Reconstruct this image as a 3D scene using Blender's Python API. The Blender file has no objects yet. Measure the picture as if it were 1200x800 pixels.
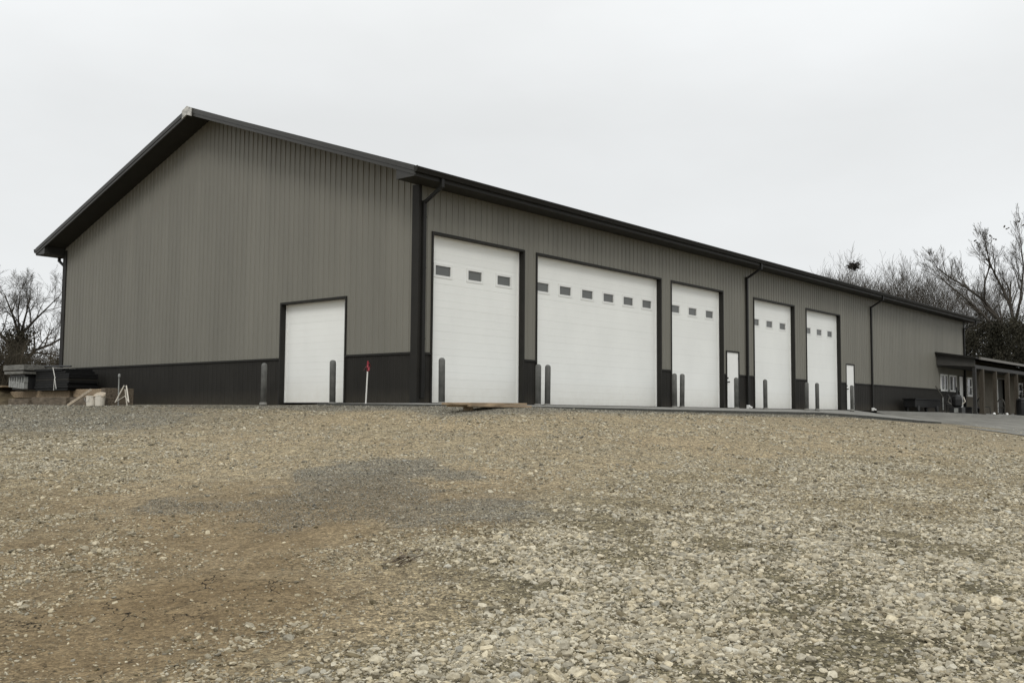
import bpy, math, random
import numpy as np
R = math.radians
S = bpy.context.scene
COL = S.collection

# ------------------------------------------------------------------ camera
cam_d = bpy.data.cameras.new('camera')
cam = bpy.data.objects.new('camera', cam_d)
COL.objects.link(cam)
CX, CY, CZ = -17.4155, -17.763, -0.2114
YAW, PITCH, ROLL, FPX = 0.8716, 0.0713, 0.0074, 1156.22
cam_d.sensor_fit = 'HORIZONTAL'
cam_d.sensor_width = 36.0
cam_d.lens = FPX / 1200 * 36
cam_d.clip_start = 0.05
cam_d.clip_end = 2000
from mathutils import Matrix, Vector
_f = Vector((math.sin(YAW) * math.cos(PITCH), math.cos(YAW) * math.cos(PITCH), math.sin(PITCH)))
_r = Vector((math.cos(YAW), -math.sin(YAW), 0))
_u = _r.cross(_f)
_r2 = _r * math.cos(ROLL) + _u * math.sin(ROLL)
_u2 = _u * math.cos(ROLL) - _r * math.sin(ROLL)
_m = Matrix.Identity(4)
for i in range(3):
    _m[i][0], _m[i][1], _m[i][2], _m[i][3] = _r2[i], _u2[i], -_f[i], (CX, CY, CZ)[i]
cam.matrix_world = _m
S.camera = cam

# ------------------------------------------------------------------ sky and light (overcast)
SUN_EL, SUN_AZ = R(43), R(232)          # azimuth clockwise from +Y
w = bpy.data.worlds.new('World')
S.world = w
w.use_nodes = True
nt = w.node_tree
nt.nodes.clear()
N = nt.nodes.new
out = N('ShaderNodeOutputWorld'); bg = N('ShaderNodeBackground')
sky = N('ShaderNodeTexSky'); sky.sky_type = 'NISHITA'; sky.sun_disc = False
sky.sun_elevation = SUN_EL; sky.sun_rotation = SUN_AZ
tc = N('ShaderNodeTexCoord'); sep = N('ShaderNodeSeparateXYZ')
nt.links.new(tc.outputs['Generated'], sep.inputs[0])
mp = N('ShaderNodeMapping'); mp.inputs['Scale'].default_value = (1.0, 1.0, 2.6)
nt.links.new(tc.outputs['Generated'], mp.inputs[0])
no = N('ShaderNodeTexNoise'); no.inputs['Scale'].default_value = 2.3; no.inputs['Detail'].default_value = 5
no.inputs['Roughness'].default_value = .5
nt.links.new(mp.outputs[0], no.inputs['Vector'])
rp = N('ShaderNodeValToRGB')
rp.color_ramp.elements[0].position = .3; rp.color_ramp.elements[0].color = (.885, .900, .900, 1)
rp.color_ramp.elements[1].position = .68; rp.color_ramp.elements[1].color = (.985, 1.005, 1.012, 1)
nt.links.new(no.outputs['Fac'], rp.inputs[0])
# overcast sky: brighter towards the zenith
gr = N('ShaderNodeMapRange'); gr.inputs[1].default_value = 0.28; gr.inputs[2].default_value = 1.0
gr.inputs[3].default_value = 8.95; gr.inputs[4].default_value = 16.0
nt.links.new(sep.outputs['Z'], gr.inputs[0])
ml = N('ShaderNodeVectorMath'); ml.operation = 'SCALE'
nt.links.new(rp.outputs[0], ml.inputs[0]); nt.links.new(gr.outputs[0], ml.inputs['Scale'])
mx = N('ShaderNodeMixRGB'); mx.inputs[0].default_value = .965
nt.links.new(sky.outputs[0], mx.inputs[1]); nt.links.new(ml.outputs[0], mx.inputs[2])
nt.links.new(mx.outputs[0], bg.inputs[0]); bg.inputs[1].default_value = 0.1
nt.links.new(bg.outputs[0], out.inputs[0])

sl = bpy.data.lights.new('sun', 'SUN'); sl.energy = 1.15; sl.angle = R(20); sl.color = (1, .975, .94)
sun = bpy.data.objects.new('sun', sl); COL.objects.link(sun)
_d = Vector((math.sin(SUN_AZ) * math.cos(SUN_EL), math.cos(SUN_AZ) * math.cos(SUN_EL), math.sin(SUN_EL)))
sun.rotation_euler = _d.to_track_quat('Z', 'Y').to_euler()
sun.location = (-20, -30, 40)

S.view_settings.view_transform = 'Standard'
S.view_settings.look = 'None'
S.view_settings.gamma = 1
S.view_settings.use_curve_mapping = False
S.view_settings.exposure = 0.0
S.cycles.max_bounces = 5
S.cycles.diffuse_bounces = 3
S.cycles.glossy_bounces = 2
S.cycles.transparent_max_bounces = 8

# ------------------------------------------------------------------ materials
def mat(name, col, rough=.6, var=.0, vscale=3.0, vstretch=(1, 1, 1), bump=0.0, bscale=40, spec=.4, dark=None, metal=0, warm=None, splash=None):
    """Principled colour with procedural variation (dirt, streaks) and fine relief."""
    m = bpy.data.materials.new(name); m.use_nodes = True
    t = m.node_tree; n = t.nodes.new; L = t.links.new
    b = t.nodes['Principled BSDF']
    b.inputs['Roughness'].default_value = rough
    b.inputs['Specular IOR Level'].default_value = spec
    b.inputs['Metallic'].default_value = metal
    c = (*col, 1)
    b.inputs['Base Color'].default_value = c
    tc = n('ShaderNodeTexCoord'); mp = n('ShaderNodeMapping'); mp.inputs['Scale'].default_value = vstretch
    L(tc.outputs['Object'], mp.inputs[0])
    if var > 0:
        no = n('ShaderNodeTexNoise'); no.inputs['Scale'].default_value = vscale; no.inputs['Detail'].default_value = 6
        no.inputs['Roughness'].default_value = .62
        L(mp.outputs[0], no.inputs['Vector'])
        r = n('ShaderNodeValToRGB')
        lo = dark if dark else tuple(x * (1 - var) for x in col)
        hi = warm if warm else tuple(min(1, x * (1 + var)) for x in col)
        r.color_ramp.elements[0].position = .3; r.color_ramp.elements[0].color = (*lo, 1)
        r.color_ramp.elements[1].position = .7; r.color_ramp.elements[1].color = (*hi, 1)
        L(no.outputs['Fac'], r.inputs[0]); L(r.outputs[0], b.inputs['Base Color'])
    if bump > 0:
        n2 = n('ShaderNodeTexNoise'); n2.inputs['Scale'].default_value = bscale; n2.inputs['Detail'].default_value = 4
        L(mp.outputs[0], n2.inputs['Vector'])
        bp = n('ShaderNodeBump'); bp.inputs['Strength'].default_value = bump; bp.inputs['Distance'].default_value = .02
        L(n2.outputs['Fac'], bp.inputs['Height']); L(bp.outputs[0], b.inputs['Normal'])
    if name in ('taupe_steel', 'dark_bronze_steel', 'white_door_steel', 'weathered_steel_pipe'):
        oi = n('ShaderNodeObjectInfo'); mr = n('ShaderNodeMapRange')
        k = .035 if name != 'white_door_steel' else .012
        mr.inputs[3].default_value = 1 - k; mr.inputs[4].default_value = 1 + k; L(oi.outputs['Random'], mr.inputs[0])
        vm = n('ShaderNodeVectorMath'); vm.operation = 'SCALE'; L(r.outputs[0], vm.inputs[0]); L(mr.outputs[0], vm.inputs['Scale'])
        L(vm.outputs[0], b.inputs['Base Color'])
    if splash:                                        # mud thrown up by rain along the foot of the wall
        src = b.inputs['Base Color'].links[0].from_socket
        sp = n('ShaderNodeSeparateXYZ'); L(tc.outputs['Object'], sp.inputs[0])
        ns = n('ShaderNodeTexNoise'); ns.inputs['Scale'].default_value = 5; ns.inputs['Detail'].default_value = 6; ns.inputs['Roughness'].default_value = .7
        L(tc.outputs['Object'], ns.inputs['Vector'])
        h = n('ShaderNodeMapRange'); h.inputs[1].default_value = 0; h.inputs[2].default_value = splash[1]; h.inputs[3].default_value = splash[2]; h.inputs[4].default_value = 0
        L(sp.outputs['Z'], h.inputs[0])
        g = n('ShaderNodeMath'); g.operation = 'MULTIPLY'; g.use_clamp = True; L(h.outputs[0], g.inputs[0]); L(ns.outputs['Fac'], g.inputs[1])
        mz = n('ShaderNodeMixRGB'); mz.inputs[2].default_value = (*splash[0], 1); L(g.outputs[0], mz.inputs[0]); L(src, mz.inputs[1]); L(mz.outputs[0], b.inputs['Base Color'])
    return m

M = {}
M['siding'] = mat('taupe_steel', (.167, .161, .135), .48, .08, 1.1, (1.5, 1.5, .16), .10, 9, .35)
M['wains'] = mat('dark_bronze_steel', (.0205, .0192, .0165), .6, .14, 1.4, (1.4, 1.4, .4), .05, 9, .15, splash=((.10, .085, .06), .4, .4))
M['trim'] = mat('bronze_trim', (.019, .018, .0155), .55, .15, 2, bump=.03, spec=.18)
M['rake'] = mat('bronze_rake', (.034, .033, .0295), .45, .12, 1.5, spec=.4)
M['soffit'] = mat('dark_soffit', (.030, .029, .0255), .6, .1, 2, spec=.2)
M['gutter'] = mat('bronze_gutter', (.0125, .0122, .011), .5, .15, 2, spec=.22)
M['roof'] = mat('roof_steel', (.028, .027, .024), .45, .1, 1)
M['door'] = mat('white_door_steel', (.80, .81, .78), .5, .03, .9, (1, 1, .6), .04, 5, .35, splash=((.50, .45, .35), .8, .55))
M['stop'] = mat('white_vinyl_stop', (.80, .80, .77), .5, .03, 3)
M['frame'] = mat('white_frame', (.74, .745, .72), .5, .03, 3)
M['joint'] = mat('door_joint', (.54, .55, .52), .6)
M['seal'] = mat('black_rubber', (.02, .02, .02), .7)
M['film'] = mat('pale_cap', (.46, .45, .42), .6, .5, 9, (1, 1, 1), .1, 20, dark=(.14, .14, .13))
M['cap'] = mat('white_plastic', (.78, .78, .75), .4, .03)
M['knob'] = mat('dark_metal', (.03, .03, .03), .35, .1, 20, metal=.6)
M['conc'] = mat('concrete', (.23, .225, .205), .9, .14, 1.3, bump=.25, bscale=60, spec=.2)
M['concedge'] = mat('concrete_edge', (.075, .075, .068), .95, .3, 6, bump=.3, bscale=60, spec=.1)
M['asph'] = mat('drive_surface', (.17, .165, .146), .95, .28, .9, bump=.4, bscale=90, spec=.15)
M['boll'] = mat('weathered_steel_pipe', (.105, .107, .099), .6, .35, 5, (1, 1, .7), .12, 30, .3, warm=(.155, .156, .146))
M['lath'] = mat('white_lath', (.66, .65, .61), .7, .12, 15)
M['red'] = mat('red_flagging', (.22, .018, .028), .5, .3, 12)
M['wood'] = mat('grey_timber', (.115, .092, .066), .85, .5, 3, (6, 1, 6), .3, 20, .2, warm=(.19, .155, .115))
M['woodg'] = mat('silver_plank', (.155, .152, .138), .85, .4, 3, (6, 1, 6), .3, 20, .2)
M['wood2'] = mat('fresh_board', (.36, .27, .165), .8, .35, 4, (1, 8, 8), .2, 25, .2)
M['woodd'] = mat('dark_board', (.27, .205, .135), .85, .5, 3, (1, 8, 8), .3, 25, .2)
M['galv'] = mat('galvanised_sheet', (.27, .275, .26), .45, .25, 6, metal=.2)
M['black'] = mat('black_paint', (.012, .012, .012), .5, .3, 5)
M['tarp'] = mat('black_wrap', (.007, .007, .007), .6, .4, 3, bump=.5, bscale=5, spec=.2)
M['bucket'] = mat('white_bucket', (.62, .58, .50), .5, .12, 8)
M['cloth'] = mat('tan_sacking', (.40, .34, .26), .9, .3, 10, bump=.4, bscale=20)
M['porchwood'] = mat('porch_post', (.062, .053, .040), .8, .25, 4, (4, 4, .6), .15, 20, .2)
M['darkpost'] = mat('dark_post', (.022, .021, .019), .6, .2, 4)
M['annex'] = mat('tan_siding', (.125, .110, .083), .75, .12, 2, (1, 1, 3), .1, 20, .2)
M['porchend'] = mat('grey_board', (.055, .053, .047), .7, .15, 2)
M['porchgut'] = mat('tan_gutter', (.12, .112, .096), .5, .2, 3)
M['shingle'] = mat('brown_shingle', (.07, .058, .045), .9, .4, 12, bump=.5, bscale=20)
M['bark'] = mat('bark', (.056, .050, .042), .95, .4, 6, (1, 1, .3), .5, 18, .1)
M['twig'] = mat('twig', (.072, .064, .053), .95, .3, 2, spec=.1)
M['nest'] = mat('nest_twigs', (.02, .017, .014), .95, .4, 8)
M['cedar'] = mat('cedar_leaf', (.027, .028, .017), .8, .6, .8, warm=(.048, .043, .027), spec=.2)
M['scrub'] = mat('scrub_twig', (.045, .039, .030), .95, .5, .5, warm=(.075, .064, .046), spec=.1)
M['deadleaf'] = mat('dead_leaf', (.09, .065, .04), .9, .4, 9)
M['dirtpile'] = mat('brown_bank', (.085, .068, .042), .95, .5, 3, bump=.8, bscale=9, spec=.1)
M['limestone'] = mat('pale_stone', (.5, .47, .41), .9, .2, 4)

def glass(name, col, rough=.08):
    m = bpy.data.materials.new(name); m.use_nodes = True
    b = m.node_tree.nodes['Principled BSDF']
    b.inputs['Base Color'].default_value = (*col, 1); b.inputs['Roughness'].default_value = rough
    b.inputs['Specular IOR Level'].default_value = .6
    return m
M['glass'] = glass('smoked_pane', (.092, .096, .090), .3)
M['winglass'] = glass('dark_glass', (.012, .012, .012), .06)

# ------------------------------------------------------------------ mesh helpers
class MB:
    def __init__(self, origin=(0, 0, 0)):
        self.v = []; self.f = []; self.o = origin
    def add(self, vs, fs):
        b = len(self.v); self.v += [tuple(p) for p in vs]; self.f += [tuple(b + i for i in f) for f in fs]
    def quad(self, a, b, c, d): self.add([a, b, c, d], [(0, 1, 2, 3)])
    def box(self, x0, x1, y0, y1, z0, z1):
        self.add([(x0, y0, z0), (x1, y0, z0), (x1, y1, z0), (x0, y1, z0), (x0, y0, z1), (x1, y0, z1), (x1, y1, z1), (x0, y1, z1)],
                 [(0, 3, 2, 1), (4, 5, 6, 7), (0, 1, 5, 4), (1, 2, 6, 5), (2, 3, 7, 6), (3, 0, 4, 7)])
    def prism(self, poly, d):                    # poly: 3D points of one face, d: extrusion vector
        n = len(poly); q = [tuple(p[i] + d[i] for i in range(3)) for p in poly]
        self.add(list(poly) + q, [tuple(range(n))[::-1], tuple(range(n, 2 * n))] + [(i, (i + 1) % n, n + (i + 1) % n, n + i) for i in range(n)])
    def beam(self, a, b, wdt, hgt, up=(0, 0, 1)):
        a, b = Vector(a), Vector(b); d = (b - a).normalized(); up = Vector(up)
        s = d.cross(up)
        if s.length < 1e-3: s = d.cross(Vector((1, 0, 0)))
        s.normalize(); t = s.cross(d)
        s = s * wdt / 2; t = t * hgt / 2
        p = [a - s - t, a + s - t, a + s + t, a - s + t]
        self.prism([tuple(x) for x in p], tuple(b - a))
    def tube(self, pts, rad, n=6, cap=True):
        pts = [Vector(p) for p in pts]
        if not hasattr(rad, '__len__'): rad = [rad] * len(pts)
        b0 = len(self.v)
        prev = None
        for i, p in enumerate(pts):
            d = (pts[min(i + 1, len(pts) - 1)] - pts[max(i - 1, 0)])
            d.normalize()
            if prev is None:
                s = d.cross(Vector((0.31, .95, .05)) if abs(d.z) > .8 else Vector((0, 0, 1)))
            else:
                s = prev - d * prev.dot(d)
            s.normalize(); prev = s; t = d.cross(s)
            for k in range(n):
                a = 2 * math.pi * k / n
                self.v.append(tuple(p + (s * math.cos(a) + t * math.sin(a)) * rad[i]))
        for i in range(len(pts) - 1):
            for k in range(n):
                k2 = (k + 1) % n
                self.f.append((b0 + i * n + k, b0 + i * n + k2, b0 + (i + 1) * n + k2, b0 + (i + 1) * n + k))
        if cap:
            self.f.append(tuple(b0 + k for k in range(n))[::-1]); self.f.append(tuple(b0 + (len(pts) - 1) * n + k for k in range(n)))
    def lathe(self, prof, n=14, c=(0, 0, 0)):    # prof: (r, z) from bottom to top
        b0 = len(self.v)
        for r, z in prof:
            for k in range(n):
                a = 2 * math.pi * k / n
                self.v.append((c[0] + r * math.cos(a), c[1] + r * math.sin(a), c[2] + z))
        for i in range(len(prof) - 1):
            for k in range(n):
                k2 = (k + 1) % n
                self.f.append((b0 + i * n + k, b0 + i * n + k2, b0 + (i + 1) * n + k2, b0 + (i + 1) * n + k))
        self.f.append(tuple(b0 + k for k in range(n))[::-1]); self.f.append(tuple(b0 + (len(prof) - 1) * n + k for k in range(n)))
    def mesh(self, name, m, smooth=False, bevel=0):
        me = bpy.data.meshes.new(name)
        o = self.o
        me.from_pydata([(p[0] - o[0], p[1] - o[1], p[2] - o[2]) for p in self.v], [], self.f)
        me.materials.append(m)
        if smooth:
            me.shade_smooth() if hasattr(me, 'shade_smooth') else [setattr(p, 'use_smooth', True) for p in me.polygons]
        me.update()
        return me
    def build(self, name, m, parent=None, smooth=False, bevel=0):
        ob = bpy.data.objects.new(name, self.mesh(name, m, smooth)); COL.objects.link(ob)
        if parent is not None: ob.parent = parent
        elif any(self.o): ob.location = self.o
        if bevel:
            md = ob.modifiers.new('bevel', 'BEVEL'); md.width = bevel; md.segments = 2; md.limit_method = 'ANGLE'
        return ob

def tag(o, label=None, cat=None, group=None, kind=None):
    if label: o['label'] = label
    if cat: o['category'] = cat
    if group: o['group'] = group
    if kind: o['kind'] = kind
    return o
def thing(name, label, cat, loc=(0, 0, 0), group=None, rz=0):
    o = bpy.data.objects.new(name, None); COL.objects.link(o)
    o.location = loc; o.rotation_euler = (0, 0, rz); o.empty_display_size = .2
    return tag(o, label, cat, group)
def copy_tree(o, parent=None):
    c = o.copy(); COL.objects.link(c); c.parent = parent
    for ch in list(o.children): copy_tree(ch, c)
    return c

# ------------------------------------------------------------------ value noise (numpy)
_rng = np.random.default_rng(7)
_tab = _rng.random((256, 256))
def vnoise(x, y, s=1.0, o=0):
    x = np.asarray(x, float) / s + 37.3 * o; y = np.asarray(y, float) / s + 91.7 * o
    xi = np.floor(x).astype(int); yi = np.floor(y).astype(int); fx = x - xi; fy = y - yi
    fx = fx * fx * (3 - 2 * fx); fy = fy * fy * (3 - 2 * fy)
    a = _tab[xi % 256, yi % 256]; b = _tab[(xi + 1) % 256, yi % 256]; c = _tab[xi % 256, (yi + 1) % 256]; d = _tab[(xi + 1) % 256, (yi + 1) % 256]
    return a * (1 - fx) * (1 - fy) + b * fx * (1 - fy) + c * (1 - fx) * fy + d * fx * fy
def fbm(x, y, s, o=0, n=4):
    t = 0; a = .5; tot = 0
    for i in range(n):
        t = t + a * vnoise(x, y, s / 2 ** i, o + i * 1.37); tot += a; a *= .55
    return t / tot

# ================================================================== GROUND

CTRL=np.array([
 # apron edge (ground just under slab top)
 (-1.2,2.3,-.07),(-1.2,-3,-.10),(2,-3,-.12),(5.2,-3,-.15),(9,-3,-.19),(12.9,-3,-.21),(17.5,-3,-.24),(22.9,-3.1,-.38),(26,-3.6,-.52),(28.7,-4,-.62),
 # road edge
 (26.8,-5.2,-.70),(23.3,-7.4,-.81),(19.7,-9.4,-.90),
 (34,-2,-.28),(43.2,-3.2,-.36),(50,-3.2,-.40),(60,-3.2,-.5),(48,-6,-.62),(40,-8,-.88),(30,-14,-1.4),(50,-15,-1.5),
 (20,-18,-1.75),
 # gable side
 (-.5,4,-.06),(-.5,8,-.06),(-.5,12,-.06),(-.5,16,-.06),(-.5,20,-.08),(-3,20,-.14),(-3,15,-.16),(-3,10,-.2),(-3,5,-.24),(-3.2,0,-.3),(-3,-5,-.43),
 (-6,18,-.34),(-8,10,-.62),(-9,2,-.82),(-8,-6,-.92),(-2,-9,-.78),(6,-8,-.66),(12,-8,-.72),
 (-17.4,-17.8,-1.83),(-12,-12,-1.34),(-14,-6,-1.36),(-16,4,-1.25),(-7,-15,-1.38),(2,-15,-1.32),(-13,-17,-1.6),(-20,-12,-1.8),(-22,-22,-2.1),(-10,-22,-1.85),(5,-22,-1.9),(-25,0,-1.8),(-15,16,-.9),
 # under building
 (5,5,-.2),(20,5,-.25),(40,6,-.3),(20,15,-.3),(45,20,-.4),(5,22,-.25),
],float)
def _tps(d2):
    d2=np.maximum(d2,1e-12);return .5*d2*np.log(d2)
_n=len(CTRL);_P=CTRL[:,:2]/20
_K=_tps(((_P[:,None]-_P[None])**2).sum(-1))+np.eye(_n)*2e-4
_Q=np.c_[np.ones(_n),_P]
_A=np.zeros((_n+3,_n+3));_A[:_n,:_n]=_K;_A[:_n,_n:]=_Q;_A[_n:,:_n]=_Q.T
_w=np.linalg.solve(_A,np.r_[CTRL[:,2],0,0,0])
def ground_z(x,y):
    x=np.asarray(x,float);y=np.asarray(y,float)
    X,Y=x.ravel()/20,y.ravel()/20
    z=_w[_n]+_w[_n+1]*X+_w[_n+2]*Y
    for i in range(_n):z=z+_w[i]*_tps((X-_P[i,0])**2+(Y-_P[i,1])**2)
    z=z.reshape(x.shape)
    ax=np.maximum(np.maximum(-25-x,x-60),0);ay=np.maximum(np.maximum(-24-y,y-24),0)
    k=np.clip(np.hypot(ax,ay)/25,0,1);k=k*k*(3-2*k)
    z=np.clip(z,-2.4,.0)
    return z*(1-k)-1.7*k
def axes(x, y):                                    # yard axes: t runs from the lower corner of the yard up to the building, s across
    dx, dy = x - CX, y - CY
    return dx * .643 - dy * .765, dx * .765 + dy * .643
def sm(a, b, v):
    k = np.clip((v - a) / (b - a), 0, 1); return k * k * (3 - 2 * k)
def bumps(x, y):
    s, t = axes(x, y)
    near = np.clip(1 - np.maximum(np.abs(s) - 25, 0) / 10, 0, 1) * np.clip(1 - np.maximum(np.abs(t - 8) - 16, 0) / 6, 0, 1)
    edge = np.hypot(np.maximum(-.3 - x, 0), np.maximum(-3 - y, 0))
    k = sm(.1, 2.5, edge) * near
    return k * ((fbm(x, y, 2.6, 3) - .5) * .13 + (fbm(x, y, .7, 5, 3) - .5) * .05)
def gz(x, y): return float(ground_z(x, y) + bumps(x, y))
def masks(x, y):
    s, t = axes(x, y)
    n1 = fbm(x, y, 3.0, 11) - .5; n2 = fbm(x, y, .9, 13) - .5
    fs = np.interp(t, [0, 5, 7, 10, 13, 20, 30], [-1.3, -1.1, -.6, -.3, 1.1, 9, 20])
    coarse = sm(-.9, .9, s - fs + n1 * 3.2 + n2 * 1.6) * (1 - .62 * sm(7, 13, t + n1 * 4))
    coarse = np.maximum(coarse, .30 * sm(-.1, .3, -s - .36 * t + n1 * 3 + n2 * 2 - .6))
    # bare earth, lower left
    d = 1.15 * np.exp(-(((x + 14.2) / 1.7) ** 2 + ((y + 12.2) / 1.25) ** 2) ** 1.4)
    d = np.maximum(d, .9 * np.exp(-(((x + 10.9) / .75) ** 2 + ((y + 11.7) / .5) ** 2)))
    d = np.maximum(d, .8 * np.exp(-(((x + 13.0) / 1.1) ** 2 + ((y + 11.6) / .9) ** 2)))
    d = np.maximum(d, .62 * sm(1.0, -1.6, s - fs + n1 * 2) * sm(14.5, 10, t + n1 * 5))
    dirt = np.clip(d + n1 * .9 * (d > .05) + n2 * .6 * (d > .05), 0, 1) * (1 - .5 * coarse)
    # dark grey crushed stone: the patch, and along the slab
    a = ((x + 9.95) * .64 + (y + 8.95) * .76) / 2.8; b = ((x + 9.95) * .76 - (y + 8.95) * .64) / 1.6
    g = sm(1.32, .60, np.sqrt(a * a + b * b) + n1 * 1.6 + n2 * 1.9) * .95
    edge = np.hypot(np.maximum(-1.0 - x, 0), np.maximum(-3 - y, 0))
    strip = sm(2.2, .6, edge + n1 * 1.6)
    left = .75 * sm(2, -3, s + .35 * t - 2.0 + n1 * 4) * sm(16, 24, t)
    right = np.maximum(.6 * sm(20, 30, x + n1 * 6), .35 * sm(6, 16, x + n1 * 8))
    grey = np.clip(np.maximum.reduce([g, strip, left, right]) + n2 * .55 * (g > .1) + n1 * .3 * (g > .1), 0, 1)
    return dirt, grey, coarse

def yard_axis(lo, hi, d0, d1, fine, far):
    a = list(np.arange(d0, d1, fine)); st = fine; v = d0; left = []
    while v > lo: st *= 1.16; v -= st; left.append(v)
    st = fine; v = a[-1]; right = []
    while v < hi: st *= 1.16; v += st; right.append(v)
    return np.array(left[::-1] + a + right)
gx = yard_axis(-500, 600, -19, 3, .11, 0); gy = yard_axis(-500, 600, -19, 1, .11, 0)
GX, GY = np.meshgrid(gx, gy, indexing='ij')
GZ = ground_z(GX, GY) + bumps(GX, GY)
def grid_mesh(name, X, Y, Z):
    nx, ny = X.shape
    me = bpy.data.meshes.new(name)
    co = np.stack([X, Y, Z], -1).reshape(-1, 3).astype(np.float32)
    i = np.arange(nx * ny).reshape(nx, ny)
    q = np.stack([i[:-1, :-1], i[1:, :-1], i[1:, 1:], i[:-1, 1:]], -1).reshape(-1, 4)
    me.vertices.add(len(co)); me.vertices.foreach_set('co', co.ravel())
    me.loops.add(q.size); me.loops.foreach_set('vertex_index', q.ravel().astype(np.int32))
    me.polygons.add(len(q)); me.polygons.foreach_set('loop_start', np.arange(0, q.size, 4, dtype=np.int32))
    me.polygons.foreach_set('use_smooth', np.ones(len(q), bool))
    me.update(calc_edges=True)
    return me
gme = grid_mesh('ground', GX, GY, GZ)
for nm, arr in zip(('dirt', 'grey', 'coarse'), masks(GX, GY)):
    at = gme.attributes.new(nm, 'FLOAT', 'POINT'); at.data.foreach_set('value', arr.ravel().astype(np.float32))

def gravel_ground_mat():
    m = bpy.data.materials.new('gravel_yard'); m.use_nodes = True
    t = m.node_tree; n = t.nodes.new; L = t.links.new
    b = t.nodes['Principled BSDF']; b.inputs['Roughness'].default_value = .95; b.inputs['Specular IOR Level'].default_value = .12
    tc = n('ShaderNodeTexCoord')
    def attr(a):
        x = n('ShaderNodeAttribute'); x.attribute_name = a; return x.outputs['Fac']
    def noise(sc, det=5, ro=.6):
        x = n('ShaderNodeTexNoise'); x.inputs['Scale'].default_value = sc; x.inputs['Detail'].default_value = det; x.inputs['Roughness'].default_value = ro
        L(tc.outputs['Object'], x.inputs['Vector']); return x.outputs['Fac']
    def vor(sc):
        x = n('ShaderNodeTexVoronoi'); x.inputs['Scale'].default_value = sc; L(tc.outputs['Object'], x.inputs['Vector']); return x
    def ramp(f, p0, c0, p1, c1):
        r = n('ShaderNodeValToRGB'); r.color_ramp.elements[0].position = p0; r.color_ramp.elements[0].color = (*c0, 1)
        r.color_ramp.elements[1].position = p1; r.color_ramp.elements[1].color = (*c1, 1); L(f, r.inputs[0]); return r.outputs[0]
    def mix(f, a, c, mode='MIX'):
        x = n('ShaderNodeMixRGB'); x.blend_type = mode
        if isinstance(f, float): x.inputs[0].default_value = f
        else: L(f, x.inputs[0])
        L(a, x.inputs[1]); L(c, x.inputs[2]); return x.outputs[0]
    def math_(op, a, c):
        x = n('ShaderNodeMath'); x.operation = op; x.use_clamp = True
        for i, q in enumerate((a, c)):
            if isinstance(q, float): x.inputs[i].default_value = q
            else: L(q, x.inputs[i])
        return x.outputs[0]
    n_big = noise(.55, 6); n_mid = noise(3.2, 6, .7); n_fine = noise(26, 5, .7)
    tan = ramp(n_mid, .3, (.250, .197, .124), .72, (.392, .318, .210))
    tan = mix(ramp(n_big, .35, (0, 0, 0), .7, (.5, .5, .5)), tan, ramp(n_mid, .3, (.195, .170, .115), .7, (.29, .258, .182)))
    grey = ramp(n_mid, .3, (.108, .100, .082), .72, (.222, .208, .172))
    dirt = ramp(n_mid, .3, (.165, .119, .065), .7, (.245, .184, .106))
    coarse = ramp(n_mid, .3, (.105, .090, .056), .7, (.20, .175, .115))  # darker ground colour paints in the shaded gaps between coarse stones
    c = mix(attr('coarse'), tan, coarse)
    gm = math_('MULTIPLY', attr('grey'), ramp(n_mid, .2, (.55, .55, .55), .6, (1, 1, 1)))
    c = mix(gm, c, grey)
    c = mix(attr('dirt'), c, dirt)
    # single pebbles: every cell its own tone
    v1 = vor(34); v2 = vor(75); v3 = vor(15)
    for v, lo, hi, k in ((v3, .72, 1.22, .7), (v1, .50, 1.55, .85), (v2, .45, 1.6, .85)):
        s = n('ShaderNodeSeparateColor'); L(v.outputs['Color'], s.inputs[0])
        kd = math_('SUBTRACT', k, math_('MULTIPLY', attr('dirt'), .5))
        c = mix(kd, c, ramp(s.outputs[0], .05, (lo,) * 3, .95, (hi, hi, hi * .98)), 'MULTIPLY')
    c = mix(.6, c, ramp(n_fine, .3, (.6, .6, .6), .7, (1.3, 1.3, 1.3)), 'MULTIPLY')
    vc = n('ShaderNodeTexVoronoi'); vc.feature = 'DISTANCE_TO_EDGE'; vc.inputs['Scale'].default_value = 2.6
    wv = n('ShaderNodeVectorMath'); wv.operation = 'ADD'; nz = n('ShaderNodeTexNoise'); nz.inputs['Scale'].default_value = 5; nz.inputs['Detail'].default_value = 4
    L(tc.outputs['Object'], nz.inputs['Vector']); vs = n('ShaderNodeVectorMath'); vs.operation = 'SCALE'; vs.inputs['Scale'].default_value = .35
    L(nz.outputs['Color'], vs.inputs[0]); L(tc.outputs['Object'], wv.inputs[0]); L(vs.outputs[0], wv.inputs[1]); L(wv.outputs[0], vc.inputs['Vector'])
    crack = ramp(vc.outputs['Distance'], .004, (0, 0, 0), .016, (1, 1, 1))
    cm = math_('MULTIPLY', math_('SUBTRACT', attr('dirt'), .45), ramp(n_big, .45, (0, 0, 0), .6, (2.2, 2.2, 2.2)))
    c = mix(cm, c, mix(1.0, c, crack, 'MULTIPLY'))
    L(c, b.inputs['Base Color'])
    h = math_('ADD', math_('MULTIPLY', v1.outputs['Distance'], .55), math_('MULTIPLY', v2.outputs['Distance'], .3))
    h = math_('SUBTRACT', 1.0, h)
    bp = n('ShaderNodeBump'); bp.inputs['Distance'].default_value = .03; bp.inputs['Strength'].default_value = 1.0
    L(h, bp.inputs['Height'])
    b2 = n('ShaderNodeBump'); b2.inputs['Distance'].default_value = .05; b2.inputs['Strength'].default_value = .5
    L(n_fine, b2.inputs['Height']); L(bp.outputs[0], b2.inputs['Normal'])
    L(b2.outputs[0], b.inputs['Normal'])
    return m
gme.materials.append(gravel_ground_mat())
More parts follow.
